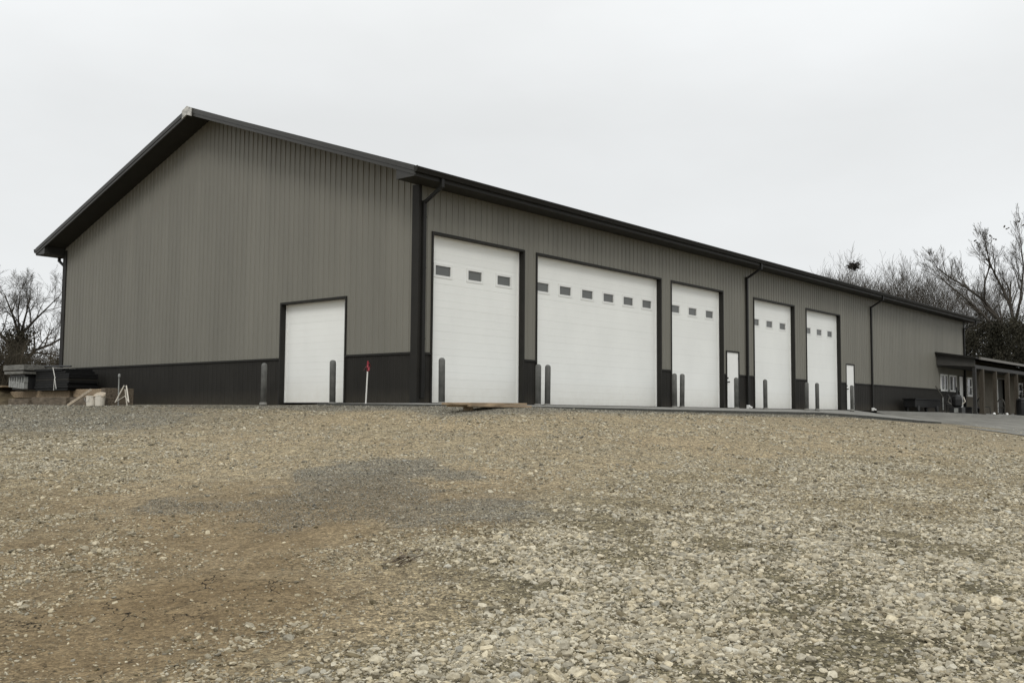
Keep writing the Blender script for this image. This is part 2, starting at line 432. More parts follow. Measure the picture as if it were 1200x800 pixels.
ground = bpy.data.objects.new('ground', gme); COL.objects.link(ground); tag(ground, kind='structure')

# loose stones lying on the yard: one object, instanced
def stone_points(seed=3):
    rg = np.random.default_rng(seed)
    P = []
    for t0, t1, dens, med, lo in ((3.2, 6, 9500, .0082, .0052), (6, 9, 7500, .0085, .0058), (9, 13, 4600, .0096, .0072), (13, 19, 3200, .0118, .009), (19, 27, 1200, .0175, .013), (27, 50, 220, .026, .02)):
        half = math.radians(37); area = half * (t1 * t1 - t0 * t0); k = int(area * dens)
        rr = np.sqrt(rg.uniform(t0 * t0, t1 * t1, k)); a = rg.uniform(-half, half, k) + YAW
        x = CX + rr * np.sin(a); y = CY + rr * np.cos(a)
        keep = ~((x > -1.25) & (y > -3.05)) & ~((x > -.05) & (y > -.1)) & ~((x > 19) & (y > -9.6 + (x - 19.7) * .6 - 0.25))
        keep &= x < 40
        x, y = x[keep], y[keep]
        di, gr, co = masks(x, y)
        clump = fbm(x, y, .8, 21, 4); cl2 = fbm(x, y, .25, 23, 3)
        p = (.34 + .66 * co) * (1 - .5 * di) * (1 - .8 * sm(.62, .9, di)) * np.clip((clump - .36 + .10 * co) * 4.2, .16, 1) * np.clip((cl2 - .3) * 3, .35, 1)
        p = np.where(gr > .5, np.maximum(p, .35), p)
        k2 = rg.random(len(x)) < p
        x, y, di, gr, co = x[k2], y[k2], di[k2], gr[k2], co[k2]
        size = med * np.exp(rg.normal(0, .50, len(x))) * (.76 + .38 * co) * np.where(gr > .4, .62, 1)
        big = rg.random(len(x)) < .006 + .012 * co
        size = np.where(big, size * rg.uniform(1.5, 2.1, len(x)), size)
        size = np.clip(size, lo * .8, .040)
        tone = np.clip(rg.normal(.47, .25, len(x)) + .10 * co - .10 * di - .24 * gr, .02, .98)
        hue = np.clip(rg.normal(.66, .24, len(x)) - .5 * (gr > .5) + .25 * di, 0, 1)
        P.append(np.c_[x, y, size, tone, hue])
    return np.concatenate(P), rg
SP, rg = stone_points()
ns = len(SP)
print('stones', ns)
sz = SP[:, 2]
scl = np.c_[sz * rg.uniform(.85, 1.35, ns), sz * rg.uniform(.7, 1.05, ns), sz * rg.uniform(.40, .74, ns)]
pz = ground_z(SP[:, 0], SP[:, 1]) + bumps(SP[:, 0], SP[:, 1]) + scl[:, 2] * rg.uniform(-.15, .6, ns)
rot = np.c_[rg.normal(0, .36, ns), rg.normal(0, .36, ns), rg.uniform(0, 6.283, ns)]
sme = bpy.data.meshes.new('gravel_stones')
sme.vertices.add(ns); sme.vertices.foreach_set('co', np.c_[SP[:, :2], pz].astype(np.float32).ravel())
for nm, typ, arr, key in (('scl', 'FLOAT_VECTOR', scl, 'vector'), ('rot', 'FLOAT_VECTOR', rot, 'vector'), ('tone', 'FLOAT', SP[:, 3], 'value'), ('hue', 'FLOAT', SP[:, 4], 'value')):
    at = sme.attributes.new(nm, typ, 'POINT'); at.data.foreach_set(key, np.ascontiguousarray(arr, dtype=np.float32).ravel())
def stone_mat():
    m = bpy.data.materials.new('stone'); m.use_nodes = True
    t = m.node_tree; n = t.nodes.new; L = t.links.new
    b = t.nodes['Principled BSDF']; b.inputs['Roughness'].default_value = .9; b.inputs['Specular IOR Level'].default_value = .2
    a = n('ShaderNodeAttribute'); a.attribute_type = 'INSTANCER'; a.attribute_name = 'tone'
    h = n('ShaderNodeAttribute'); h.attribute_type = 'INSTANCER'; h.attribute_name = 'hue'
    r1 = n('ShaderNodeValToRGB'); r2 = n('ShaderNodeValToRGB')
    for r, c0, c1 in ((r1, (.080, .077, .066), (.52, .505, .44)), (r2, (.115, .092, .050), (.60, .53, .385))):
        r.color_ramp.elements[0].color = (*c0, 1); r.color_ramp.elements[1].color = (*c1, 1); L(a.outputs['Fac'], r.inputs[0])
    mx = n('ShaderNodeMixRGB'); L(h.outputs['Fac'], mx.inputs[0]); L(r1.outputs[0], mx.inputs[1]); L(r2.outputs[0], mx.inputs[2])
    tc = n('ShaderNodeTexCoord'); no = n('ShaderNodeTexNoise'); no.inputs['Scale'].default_value = 1.6; no.inputs['Detail'].default_value = 4
    L(tc.outputs['Object'], no.inputs['Vector'])
    rr = n('ShaderNodeValToRGB'); rr.color_ramp.elements[0].position = .3; rr.color_ramp.elements[0].color = (.62, .6, .56, 1); rr.color_ramp.elements[1].position = .65; rr.color_ramp.elements[1].color = (1.12, 1.12, 1.1, 1)
    L(no.outputs['Fac'], rr.inputs[0])
    m2 = n('ShaderNodeMixRGB'); m2.blend_type = 'MULTIPLY'; m2.inputs[0].default_value = .8
    L(mx.outputs[0], m2.inputs[1]); L(rr.outputs[0], m2.inputs[2]); L(m2.outputs[0], b.inputs['Base Color'])
    return m
def stone_nodes(material):
    ng = bpy.data.node_groups.new('scatter_stones', 'GeometryNodeTree')
    ng.interface.new_socket('Geometry', in_out='INPUT', socket_type='NodeSocketGeometry')
    ng.interface.new_socket('Geometry', in_out='OUTPUT', socket_type='NodeSocketGeometry')
    n = ng.nodes.new; L = ng.links.new
    gi = n('NodeGroupInput'); go = n('NodeGroupOutput')
    g2i = n('GeometryNodeGeometryToInstance')
    for k in range(9):
        ico = n('GeometryNodeMeshIcoSphere'); ico.inputs['Radius'].default_value = 1; ico.inputs['Subdivisions'].default_value = 1 + (k % 3 != 0)
        # broken stone: push the corners in and out, then take the hull
        pos = n('GeometryNodeInputPosition')
        rnd = n('FunctionNodeRandomValue'); rnd.data_type = 'FLOAT'; rnd.inputs[2].default_value = .62; rnd.inputs[3].default_value = 1.18; rnd.inputs['Seed'].default_value = 11 + k
        sc = n('ShaderNodeVectorMath'); sc.operation = 'SCALE'; L(pos.outputs[0], sc.inputs[0]); L(rnd.outputs[1], sc.inputs['Scale'])
        cl = n('ShaderNodeVectorMath'); cl.operation = 'MINIMUM'; cl.inputs[1].default_value = (.98 - .05 * (k % 4), .86 + .03 * (k % 3), .70); L(sc.outputs[0], cl.inputs[0])
        sp0 = n('GeometryNodeSetPosition'); L(ico.outputs['Mesh'], sp0.inputs['Geometry']); L(cl.outputs[0], sp0.inputs['Position'])
        sp = n('GeometryNodeConvexHull'); L(sp0.outputs[0], sp.inputs[0])
        ss = n('GeometryNodeSetShadeSmooth'); ss.inputs['Shade Smooth'].default_value = False; L(sp.outputs[0], ss.inputs[0])
        smt = n('GeometryNodeSetMaterial'); smt.inputs['Material'].default_value = material; L(ss.outputs[0], smt.inputs[0])
        L(smt.outputs[0], g2i.inputs[0])
    iop = n('GeometryNodeInstanceOnPoints'); iop.inputs['Pick Instance'].default_value = True
    L(gi.outputs[0], iop.inputs['Points']); L(g2i.outputs[0], iop.inputs['Instance'])
    rv = n('FunctionNodeRandomValue'); rv.data_type = 'INT'; rv.inputs[4].default_value = 0; rv.inputs[5].default_value = 8
    L(rv.outputs[2], iop.inputs['Instance Index'])
    ar = n('GeometryNodeInputNamedAttribute'); ar.data_type = 'FLOAT_VECTOR'; ar.inputs['Name'].default_value = 'rot'
    asc = n('GeometryNodeInputNamedAttribute'); asc.data_type = 'FLOAT_VECTOR'; asc.inputs['Name'].default_value = 'scl'
    e2r = n('FunctionNodeEulerToRotation'); L(ar.outputs['Attribute'], e2r.inputs[0]); L(e2r.outputs[0], iop.inputs['Rotation'])
    L(asc.outputs['Attribute'], iop.inputs['Scale'])
    L(iop.outputs[0], go.inputs[0])
    return ng
sm_ = stone_mat(); sme.materials.append(sm_)
stones = bpy.data.objects.new('gravel_stones', sme); COL.objects.link(stones)
tag(stones, 'loose pale crushed stones scattered over the gravel yard', 'gravel', kind='stuff')
md = stones.modifiers.new('scatter', 'NODES'); md.node_group = stone_nodes(sm_)

# ------------------------------------------------------------------ concrete apron and drive
APR = [(-1.2, 2.35, -.028), (-1.2, -3, -.062), (2, -3, -.085), (5.2, -3, -.099), (9, -3, -.116), (12.9, -3, -.133), (17.5, -3, -.146), (20.3, -3, -.20), (22.9, -3.1, -.276), (26, -3.6, -.415), (28.7, -4, -.525)]
ap = MB()
inner = [(-.02, 2.35, -.004), (-.02, -.02, -.004), (2, -.02, -.004), (5.2, -.02, -.004), (9, -.02, -.004), (12.9, -.02, -.004), (17.5, -.02, -.004), (20.3, -.02, -.006), (22.9, -.02, -.008), (26, -.02, -.012), (29.2, -.02, -.016)]
for i in range(len(APR) - 1):
    ap.quad(inner[i], inner[i + 1], APR[i + 1], APR[i])
apron = ap.build('concrete_apron', M['conc']); tag(apron, kind='structure')
eb = MB()
for i in range(len(APR) - 1):
    a, b = Vector(APR[i]), Vector(APR[i + 1])
    d = (b - a).normalized(); o = Vector((d.y, -d.x, 0)).normalized() * .04
    if i == 0: o = Vector((-.04, 0, 0))
    h = .16 + .012 * i
    eb.prism([tuple(a + Vector((0, 0, .006))), tuple(a + o + Vector((0, 0, .006))), tuple(a + o - Vector((0, 0, h))), tuple(a - Vector((0, 0, h)))], tuple(b - a))
edge = eb.build('apron_form_board', M['concedge']); tag(edge, kind='structure')
# drive at the right: a sheet on the terrain
dx0 = np.linspace(0, 1, 60); dy0 = np.linspace(0, 1, 40)
Aq, Bq = np.meshgrid(dx0, dy0, indexing='ij')
nearx = np.interp(Bq, [0, .2, .5, .8, 1], [29.2, 28.75, 26.8, 19.7, 6]); neary = np.interp(Bq, [0, .2, .5, .8, 1], [-1.0, -4.02, -5.2, -9.4, -17.6])
nearx = nearx + (fbm(nearx * 0, Bq * 30, 1.2, 40) - .5) * .9 * (Bq > .2)
farx = 85 + 0 * Bq; fary = np.interp(Bq, [0, 1], [-1.3, -34])
DX = nearx + (farx - nearx) * Aq; DY = neary + (fary - neary) * Aq
DZ = ground_z(DX, DY) + bumps(DX, DY) + .02
lift = np.interp(Bq, [0, .2], [1, 0]) * np.clip(1 - (DX - 29.2) / 6, 0, 1)
DZ = np.maximum(DZ, DZ * (1 - lift) + lift * np.interp(DY, [-4.02, -1], [-.525, -.1]))
dme = grid_mesh('drive', DX, DY, DZ); dme.materials.append(M['asph'])
drive = bpy.data.objects.new('drive', dme); COL.objects.link(drive); tag(drive, kind='structure')
# slab in front of the porch end
wk = MB()
WK = [(29.0, -.02, -.018), (29.2, -1.0, -.03), (34, -1.15, -.045), (39.0, -2.2, -.10), (43.2, -3.0, -.20), (50, -3.0, -.21), (64, -3.0, -.22), (64, -.02, -.05)]
WKI = [(29.0, -.021, -.018), (29.2, -.02, -.018), (34, -.02, -.02), (39, -.02, -.03), (43.2, -.02, -.04), (50, -.02, -.05), (64, -.02, -.05)]
for i in range(1, 6):
    wk.quad(WKI[i], WKI[i + 1], WK[i + 1], WK[i])
    a, b = Vector(WK[i]), Vector(WK[i + 1])
    h = Vector((0, 0, .35)); wk.quad(tuple(a), tuple(b), tuple(b - h), tuple(a - h))
walk = wk.build('porch_pavement', M['conc']); tag(walk, kind='structure')

# ================================================================== THE SHOP BUILDING
W, XF = 18.996, 47.159
HW = 1.2624
OX, OY, ZE, SLOPE = .79, .652, 5.752, .3371
HE = 5.55
def roofz(y): return ZE + SLOPE * (min(y, W - y) + OY)
barn = thing('shop_building', 'long taupe and dark bronze metal shop building with tall white overhead doors', 'building', (0, 0, 0))
DOORS = [(.466, 4.226, 4.41), (4.754, 11.636, 4.41), (12.253, 16.066, 4.41), (18.562, 22.397, 4.41), (23.567, 27.399, 4.41)]
MAN = [(16.258, 17.30, 2.17), (27.995, 29.048, 2.17)]
PORCH_DOOR = (45.81, 46.69, 2.20)
WINS = [(42.24, 43.53, 1.18, 2.17), (43.86, 45.21, 1.18, 2.17)]
GD = (2.706, 5.612, 2.88)

def wall(name, m, to, a0, a1, z0, ztop, openings, ribs=True, pitch=.2286, phase=.11, rib=.021, extra=()):
    """Ribbed steel wall. to(a, z, n) maps along-wall, height and outward offset into the world."""
    mb = MB()
    cuts = sorted({a0, a1, *extra, *[q for o in openings for q in o[:2] if a0 < q < a1]})
    def spans(a, pad=0):
        s = [(z0, ztop(a))]
        for o in openings:
            if o[0] - pad < a < o[1] + pad:
                t = []
                for p, q in s:
                    if o[2] > p: t.append((p, min(q, o[2])))
                    if o[3] < q: t.append((max(p, o[3]), q))
                s = [(p, q) for p, q in t if q - p > .003]
        return s
    for a, b in zip(cuts[:-1], cuts[1:]):
        for p, q in spans((a + b) / 2):
            top = abs(q - ztop((a + b) / 2)) < 1e-6
            mb.quad(to(a, p, 0), to(b, p, 0), to(b, ztop(b) if top else q, 0), to(a, ztop(a) if top else q, 0))
    if ribs:
        a = a0 + phase
        while a < a1 - .03:
            if True:
                for p, q in spans(a, .035):
                    if abs(q - ztop(a)) < 1e-6: q -= .004
                    w1, w2, h = .030, .013, rib
                    L = [(a - w1, .0005), (a - w2, h), (a + w2, h), (a + w1, .0005)]
                    for (u0, n0), (u1, n1) in zip(L[:-1], L[1:]):
                        mb.quad(to(u0, p, n0), to(u1, p, n1), to(u1, q, n1), to(u0, q, n0))
                    mb.quad(*[to(u, p, n_) for u, n_ in L])
            # two low stiffening beads between the major ribs
            for off in (.076, .152):
                c = a + off
                if c < a1 - .02:
                    for p, q in spans(c, .03):
                        if abs(q - ztop(c)) < 1e-6: q -= .004
                        mb.quad(to(c - .012, p, .0005), to(c, p, .004), to(c, q, .004), to(c - .012, q, .0005))
                        mb.quad(to(c, p, .004), to(c + .012, p, .0005), to(c + .012, q, .0005), to(c, q, .004))
            a += pitch
    return mb.build(name, m, barn) if mb.f else None

front = lambda a, z, n: (a, -n, z)
gable = lambda a, z, n: (-n, a, z)
back = lambda a, z, n: (a, W + n, z)
farend = lambda a, z, n: (XF + n, a, z)
HO = [(a + .05, b - .05, -1, z - .05) for a, b, z in DOORS] + [(a + .04, b - .04, -1, z - .04) for a, b, z in MAN + [PORCH_DOOR]]
WO = HO + [(a + .03, b - .03, z0 + .03, z1 - .03) for a, b, z0, z1 in WINS]
HG = [(GD[0] + .05, GD[1] - .05, -1, GD[2] - .05)]
TC = .075                                                     # height of the cap strip
gtop = lambda a: roofz(a) - .17
def sheets(name, m, to, a0, a1, z0, ztop, ops, ribs=True, rib=.021, extra=()):
    """The wall sheet by sheet: each steel sheet covers four rib spaces."""
    a = a0
    while a < a1 - .001:
        b = min(a + .9144, a1)
        o_ = [o for o in ops if o[1] > a and o[0] < b]
        wall(name, m, to, a, b, z0, ztop, o_, ribs, phase=.10, rib=rib, extra=[e for e in extra if a < e < b])
        a = b
sheets('siding_sheet', M['siding'], front, 0, XF, HW, lambda a: HE, WO)
sheets('wainscot_sheet', M['wains'], front, 0, XF, -.25, lambda a: HW, WO, rib=.009)
sheets('siding_sheet', M['siding'], gable, 0, W, HW, gtop, HG, extra=(W / 2,))
sheets('wainscot_sheet', M['wains'], gable, 0, W, -.3, lambda a: HW, HG, rib=.009)
wall('rear_siding', M['siding'], back, 0, XF, HW, lambda a: HE, [], ribs=False)
wall('rear_wainscot', M['wains'], back, 0, XF, -.4, lambda a: HW, [], ribs=False)
wall('end_siding', M['siding'], farend, 0, W, HW, gtop, [], ribs=False, extra=(W / 2,))
wall('end_wainscot', M['wains'], farend, 0, W, -.4, lambda a: HW, [], ribs=False)

# cap strip over the wainscot, between openings
mb = MB()
def free(a0, a1, ops):
    s = [(a0, a1)]
    for o in ops:
        t = []
        for p, q in s:
            if o[1] <= p or o[0] >= q: t.append((p, q)); continue
            if o[0] > p: t.append((p, o[0]))
            if o[1] < q: t.append((o[1], q))
        s = t
    return s
for a, b in free(.13, XF - .1, [(d[0], d[1]) for d in DOORS + MAN + [PORCH_DOOR]] + [(w_[0], w_[1]) for w_ in WINS]):
    mb = MB(); mb.box(a + .001, b - .001, -.036, -.002, HW - .03, HW + .022); mb.build('wainscot_cap', M['trim'], barn)
for a, b in free(.13, W - .12, [(GD[0], GD[1])]):
    mb = MB(); mb.box(-.036, -.002, a + .001, b - .001, HW - .03, HW + .022); mb.build('wainscot_cap', M['trim'], barn)
# corner trims
for nm, (x0, x1, y0, y1) in {'a': (0, 1, 0, 1), 'b': (0, 1, W, 0), 'c': (XF, 0, 0, 1)}.items():
    mb = MB()
    fx = -1 if x1 else 1
    fy = -1 if y1 else 1
    wd = .20
    xs = sorted((x0 + fx * .045, x0 - fx * wd)); ys = sorted((y0 + fy * .045, y0 + fy * .002))
    if nm == 'a': xs = [-.045, .055]
    mb.box(xs[0], xs[1], ys[0], ys[1], -.2, HE - .01)
    ys2 = sorted((y0 + fy * .0, y0 - fy * wd)); xs2 = sorted((x0 + fx * .044, x0 + fx * .002))
    mb.box(xs2[0], xs2[1], ys2[0], ys2[1], -.2, HE - .01 if nm != 'b' else 5.72)
    mb.build('corner_trim', M['trim'], barn)

# ---- roof
def slope_slab(mb, x0, x1, ya, yb, top, bot):               # a slab following one roof slope between two y
    za, zb = roofz(ya), roofz(yb)
    mb.prism([(x0, ya, za + bot), (x0, yb, zb + bot), (x0, yb, zb + top), (x0, ya, za + top)], (x1 - x0, 0, 0))
for ya, yb in ((-OY, W / 2), (W / 2, W + OY)):
    mb = MB(); slope_slab(mb, -OX - .02, XF + OX + .02, ya, yb, 0, -.05)
    a = -OX + .1
    while a < XF + OX:
        mb.prism([(a - .03, ya, roofz(ya) + .002), (a - .012, ya, roofz(ya) + .022), (a + .012, ya, roofz(ya) + .022), (a + .03, ya, roofz(ya) + .002)], (0, yb - ya, roofz(yb) - roofz(ya)))
        a += .2286
    mb.build('roof_slope', M['roof'], barn)
    # sloping soffit under the rake overhang
    for x0, x1 in ((-OX + .03, -.003), (XF + .003, XF + OX - .03)):
        mb = MB(); slope_slab(mb, x0, x1, max(ya, 0), min(yb, W), -.15, -.168); mb.build('rake_soffit', M['soffit'], barn)
    # rake trim in two steps
    for x0, x1, xs in ((-OX - .035, -OX + .0, -1), (XF + OX, XF + OX + .035, 1)):
        mb = MB(); slope_slab(mb, x0, x1, ya, yb, .03, -.105)
        mb.build('rake_trim', M['rake'], barn)
        mb = MB(); slope_slab(mb, x0 + .018 if xs < 0 else x0, x1 + .03 if xs < 0 else x1 - .018, ya, yb, -.108, -.20)
        mb.build('rake_board', M['rake'], barn)
# ridge cap and its unpainted end closure
mb = MB(); yc = W / 2; zc = roofz(yc)
mb.prism([(-OX - .05, yc - .32, zc - .32 * SLOPE + .025), (-OX - .05, yc, zc + .03), (-OX - .05, yc + .32, zc - .32 * SLOPE + .025), (-OX - .05, yc + .32, zc - .32 * SLOPE + .045), (-OX - .05, yc, zc + .055), (-OX - .05, yc - .32, zc - .32 * SLOPE + .045)], (XF + 2 * OX + .1, 0, 0))
mb.build('ridge_cap', M['roof'], barn)
mb = MB()
mb.prism([(-OX - .075, yc - .26, zc - .26 * SLOPE - .215), (-OX - .075, yc, zc - .21), (-OX - .075, yc + .26, zc - .26 * SLOPE - .215), (-OX - .075, yc + .26, zc - .26 * SLOPE + .048), (-OX - .075, yc, zc + .062), (-OX - .075, yc - .26, zc - .26 * SLOPE + .048)], (.035, 0, 0))
tag(mb.build('ridge_end_cap', M['film'], barn), 'pale unpainted cap at the gable peak')
# eaves: boxed soffit, fascia, gutter
for yy, sg in ((0, -1), (W, 1)):
    def b(x0, x1, n0, n1, z0, z1, m_):
        ys = sorted((yy + sg * n0, yy + sg * n1)); m_.box(x0, x1, ys[0], ys[1], z0, z1)
    mb = MB(); b(-OX + .02, XF + OX - .02, -.1 if False else .001, OY - .03, HE - .02, HE + .002, mb)
    mb.build('eave_soffit', M['soffit'], barn)
    mb = MB(); b(-OX + .0, XF + OX, OY - .03, OY - .005, HE - .03, ZE - .055, mb); mb.build('fascia', M['trim'], barn)
    # K-shaped gutter
    prof = [(0.0, -.145), (.075, -.145), (.10, -.09), (.125, -.05), (.125, -.018), (.112, -.018), (.112, -.045), (.088, -.085), (.066, -.130), (.012, -.130), (.012, -.01), (0, -.01)]
    mb = MB()
    pts = [(-OX - .03, yy + sg * (OY - .003 + p), ZE + .012 + q) for p, q in prof]
    mb.prism(pts, (XF + 2 * OX + .06, 0, 0)); mb.build('gutter', M['gutter'], barn)
    for xe in (-OX - .036, XF + OX + .031):
        mb = MB()
        cp = [(xe, yy + sg * (OY - .003 + p), ZE + .012 + q) for p, q in [(0, -.15), (.077, -.15), (.13, -.05), (.13, -.005), (0, -.005)]]
        mb.prism(cp, (.005, 0, 0)); mb.build('gutter_end_cap', M['trim'], barn)
    # boxed return at each end of the eave
    for xe, d_ in ((-OX + .005, .012), (XF + OX - .017, .012)):
        mb = MB()
        ya, yb = yy + sg * (-.02), yy + sg * (OY - .032)
        rz_ = lambda y: ZE + SLOPE * ((y if sg < 0 else W - y) + OY)
        mb.prism([(xe, ya, HE - .022), (xe, yb, HE - .022), (xe, yb, rz_(yb) - .19), (xe, ya, rz_(ya) - .19)], (d_, 0, 0))
        mb.build('eave_return', M['rake'], barn)
    for x0, x1 in ((-OX + .02, -.002), (XF + .002, XF + OX - .02)):
        mb = MB()
        ys = sorted((yy - sg * .02, yy - sg * .005)); rz_ = roofz(0) - .17
        mb.box(x0, x1, ys[0], ys[1], HE - .02, rz_ + .002); mb.build('eave_return_side', M['soffit'], barn)

# downspouts
def downspout(xw, xo, yw=-.065, yo=-.66, zb=.02, zt=HE - .02, boot=True, side=-1, yb=0):
    mb = MB()
    Wd, Dp = .105, .075
    p = [(xo, yb + side * .655, ZE - .13), (xo, yb + side * .645, HE - .14), (xw, yb + side * .075, HE - .50), (xw, yb + side * .075, zb + .10)]
    up = (1, 0, 0)
    mb.box(xo - .05, xo + .05, *sorted((yb + side * .61, yb + side * .70)), HE - .16, ZE - .125)
    mb.beam((xo, yb + side * .655, HE - .13), (xw, yb + side * .075, HE - .47), .085, .075)
    mb.box(xw - .052, xw + .052, *sorted((yb + side * .034, yb + side * .115)), zb + .1, HE - .42)
    o = mb.build('downspout', M['gutter'], barn, bevel=.008)
    for z in (1.6, 3.4, 4.7):
        mb = MB(); mb.box(xw - .056, xw + .056, *sorted((yb + side * .03, yb + side * .119)), z, z + .03); mb.build('bracket', M['gutter'], o)
    if boot:
        mb = MB(); mb.box(xw - .06, xw + .06, yb + side * .13 if side < 0 else yb + .03, yb - .03 if side < 0 else yb + .13, -.02, zb + .11)
        mb.beam((xw, yb + side * .1, zb + .06), (xw, yb + side * .24, zb + .0), .10, .07)
        mb.build('drain_boot', M['cap'], o, bevel=.01)
    return o
downspout(.115, .15, boot=False)
downspout(17.907, 17.95); downspout(31.222, 31.25); downspout(46.9, 47.35, boot=False)
downspout(.12, .10, side=1, yb=W, boot=False)

# ---- overhead doors: part of the building; sections, windows and stops are the door's own parts
RV = .17                                                     # depth of the reveal
def overhead(to, a, b, zt, nsec, wins, zwin, label, low=-.004):
    mb = MB()
    def bx(m_, a0, a1, n0, n1, z0, z1):
        p, q = to(a0, z0, n0), to(a1, z1, n1)
        m_.box(*sorted((p[0], q[0])), *sorted((p[1], q[1])), z0, z1)
    # trim on the wall face and the lining of the reveal
    bx(mb, a, a + .055, -RV - .05, .034, -.12, zt - .055); bx(mb, b - .055, b, -RV - .05, .034, -.12, zt - .055)
    bx(mb, a, b, -RV - .05, .034, zt - .055, zt)
    root = mb.build('overhead_door', M['trim'], barn); tag(root, label)
    ai, bi, zi = a + .056, b - .056, zt - .057
    h = (zi - .012) / nsec
    for k in range(nsec):
        s = MB(); z0 = .012 + k * h
        face = -RV
        holes = [w_ for w_ in wins] if zwin and z0 < zwin[0] < z0 + h else []
        if not holes:
            bx(s, ai, bi, face - .045, face, z0 + .0015, z0 + h - .0015)
        else:
            hz0, hz1 = zwin
            bx(s, ai, bi, face - .045, face, z0 + .0015, hz0); bx(s, ai, bi, face - .045, face, hz1, z0 + h - .0015)
            e = ai
            for w0, w1 in holes:
                bx(s, e, w0, face - .045, face, hz0, hz1); e = w1
            bx(s, e, bi, face - .045, face, hz0, hz1)
        # pressed grooves across each section
        for g in (.33, .67):
            if holes: continue
            bx(s, ai + .01, bi - .01, face, face + .002, z0 + h * g - .012, z0 + h * g + .012)
        s.build('door_section', M['door'], root, bevel=.0025)
        s = MB(); bx(s, ai, bi, face - .04, face - .003, z0 - .004, z0 + .004)
        s.build('section_joint', M['joint'], root)
    for w0, w1 in wins:
        s = MB(); face = -RV
        hz0, hz1 = zwin
        t = .035
        for q in ((w0 - .03, w0 + t, hz0 - .03, hz1 + .03), (w1 - t, w1 + .03, hz0 - .03, hz1 + .03)):
            bx(s, q[0], q[1], face - .03, face + .012, q[2], q[3])
        bx(s, w0 + t, w1 - t, face - .03, face + .012, hz0 - .03, hz0 + t); bx(s, w0 + t, w1 - t, face - .03, face + .012, hz1 - t, hz1 + .03)
        s.build('window_frame', M['frame'], root)
        s = MB(); bx(s, w0 + t - .002, w1 - t + .002, face - .028, face - .02, hz0 + t - .002, hz1 - t + .002)
        s.build('window_pane', M['glass'], root)
    s = MB()
    for a0, a1 in ((ai, ai + .045), (bi - .045, bi)): bx(s, a0, a1, -RV + .004, -RV + .03, .012, zi)
    bx(s, ai + .045, bi - .045, -RV + .004, -RV + .03, zi - .045, zi)
    s.build('weather_stop', M['stop'], root)
    s = MB(); bx(s, ai, bi, -RV - .04, -RV - .003, -.005, .016); s.build('bottom_seal', M['seal'], root)
    return root
ZW = (3.30, 3.62)
def wl(L): return [(p - .035, q + .035) for p, q in L]
overhead(front, *DOORS[0], 7, wl([(.79, 1.36), (2.05, 2.59), (3.25, 3.81)]), ZW, 'tall white overhead door with three panes nearest the building corner')
overhead(front, *DOORS[1], 7, wl([(5.02, 5.57), (6.12, 6.68), (7.26, 7.83), (8.42, 8.99), (9.57, 10.13), (10.71, 11.27)]), ZW, 'wide white overhead door with six panes')
overhead(front, *DOORS[2], 7, wl([(12.60, 13.14), (13.79, 14.35), (15.04, 15.59)]), ZW, 'white overhead door with three panes right of the widest door')
overhead(front, *DOORS[3], 7, wl([(18.88, 19.40), (20.07, 20.62), (21.31, 21.88)]), ZW, 'white overhead door just right of the second downspout')
overhead(front, *DOORS[4], 7, wl([(23.93, 24.46), (25.12, 25.66), (26.32, 26.87)]), ZW, 'white overhead door farthest right')
overhead(gable, *GD, 5, [], None, 'small white windowless overhead door in the gable wall')

def man_door(a, b, zt, label, hinge=1):
    mb = MB(); f = .055
    for a0, a1 in ((a, a + f), (b - f, b)): mb.box(a0, a1, -.036, .10, -.05, zt - f)
    mb.box(a, b, -.036, .10, zt - f, zt)
    root = mb.build('entry_door', M['trim'], barn); tag(root, label)
    s = MB(); s.box(a + f, b - f, -.005, .04, .02, zt - f - .003); s.build('door_leaf', M['stop'], root)
    s = MB(); s.box(a + f, b - f, -.03, .1, -.04, .018); s.build('threshold', M['knob'], root)
    s = MB(); s.tube([(a + .13, -.004, .98), (a + .13, -.055, .98)], .022, 8); s.tube([(a + .13, -.05, .98), (a + .13, -.085, .98)], [.02, .032], 8)
    s.tube([(a + .13, -.004, 1.13), (a + .13, -.03, 1.13)], .03, 8); s.build('knob', M['knob'], root)
    for z in (.25, 1.05, 1.85):
        s = MB(); s.box(b - f - .012, b - f + .012, -.045, -.004, z, z + .1); s.build('hinge', M['knob'], root)
man_door(*MAN[0], 'white entry door between the third and fourth overhead doors')
man_door(*MAN[1], 'white entry door right of the last overhead door')
man_door(*PORCH_DOOR, 'white entry door under the porch')
for a, b, z0, z1 in WINS:
    mb = MB(); t = .10
    for a0, a1 in ((a, a + t), (b - t, b)): mb.box(a0, a1, -.05, .05, z0, z1)
    mb.box(a + t, b - t, -.05, .05, z0, z0 + t); mb.box(a + t, b - t, -.05, .05, z1 - t, z1)
    mb.box((a + b) / 2 - .06, (a + b) / 2 + .06, -.048, .05, z0 + t, z1 - t)
    root = mb.build('window', M['frame'], barn)
    for p, q in ((a + t, (a + b) / 2 - .06), ((a + b) / 2 + .06, b - t)):
        s = MB(); s.box(p, q, .0, .01, z0 + t, z1 - t); s.build('pane', M['winglass'], root)

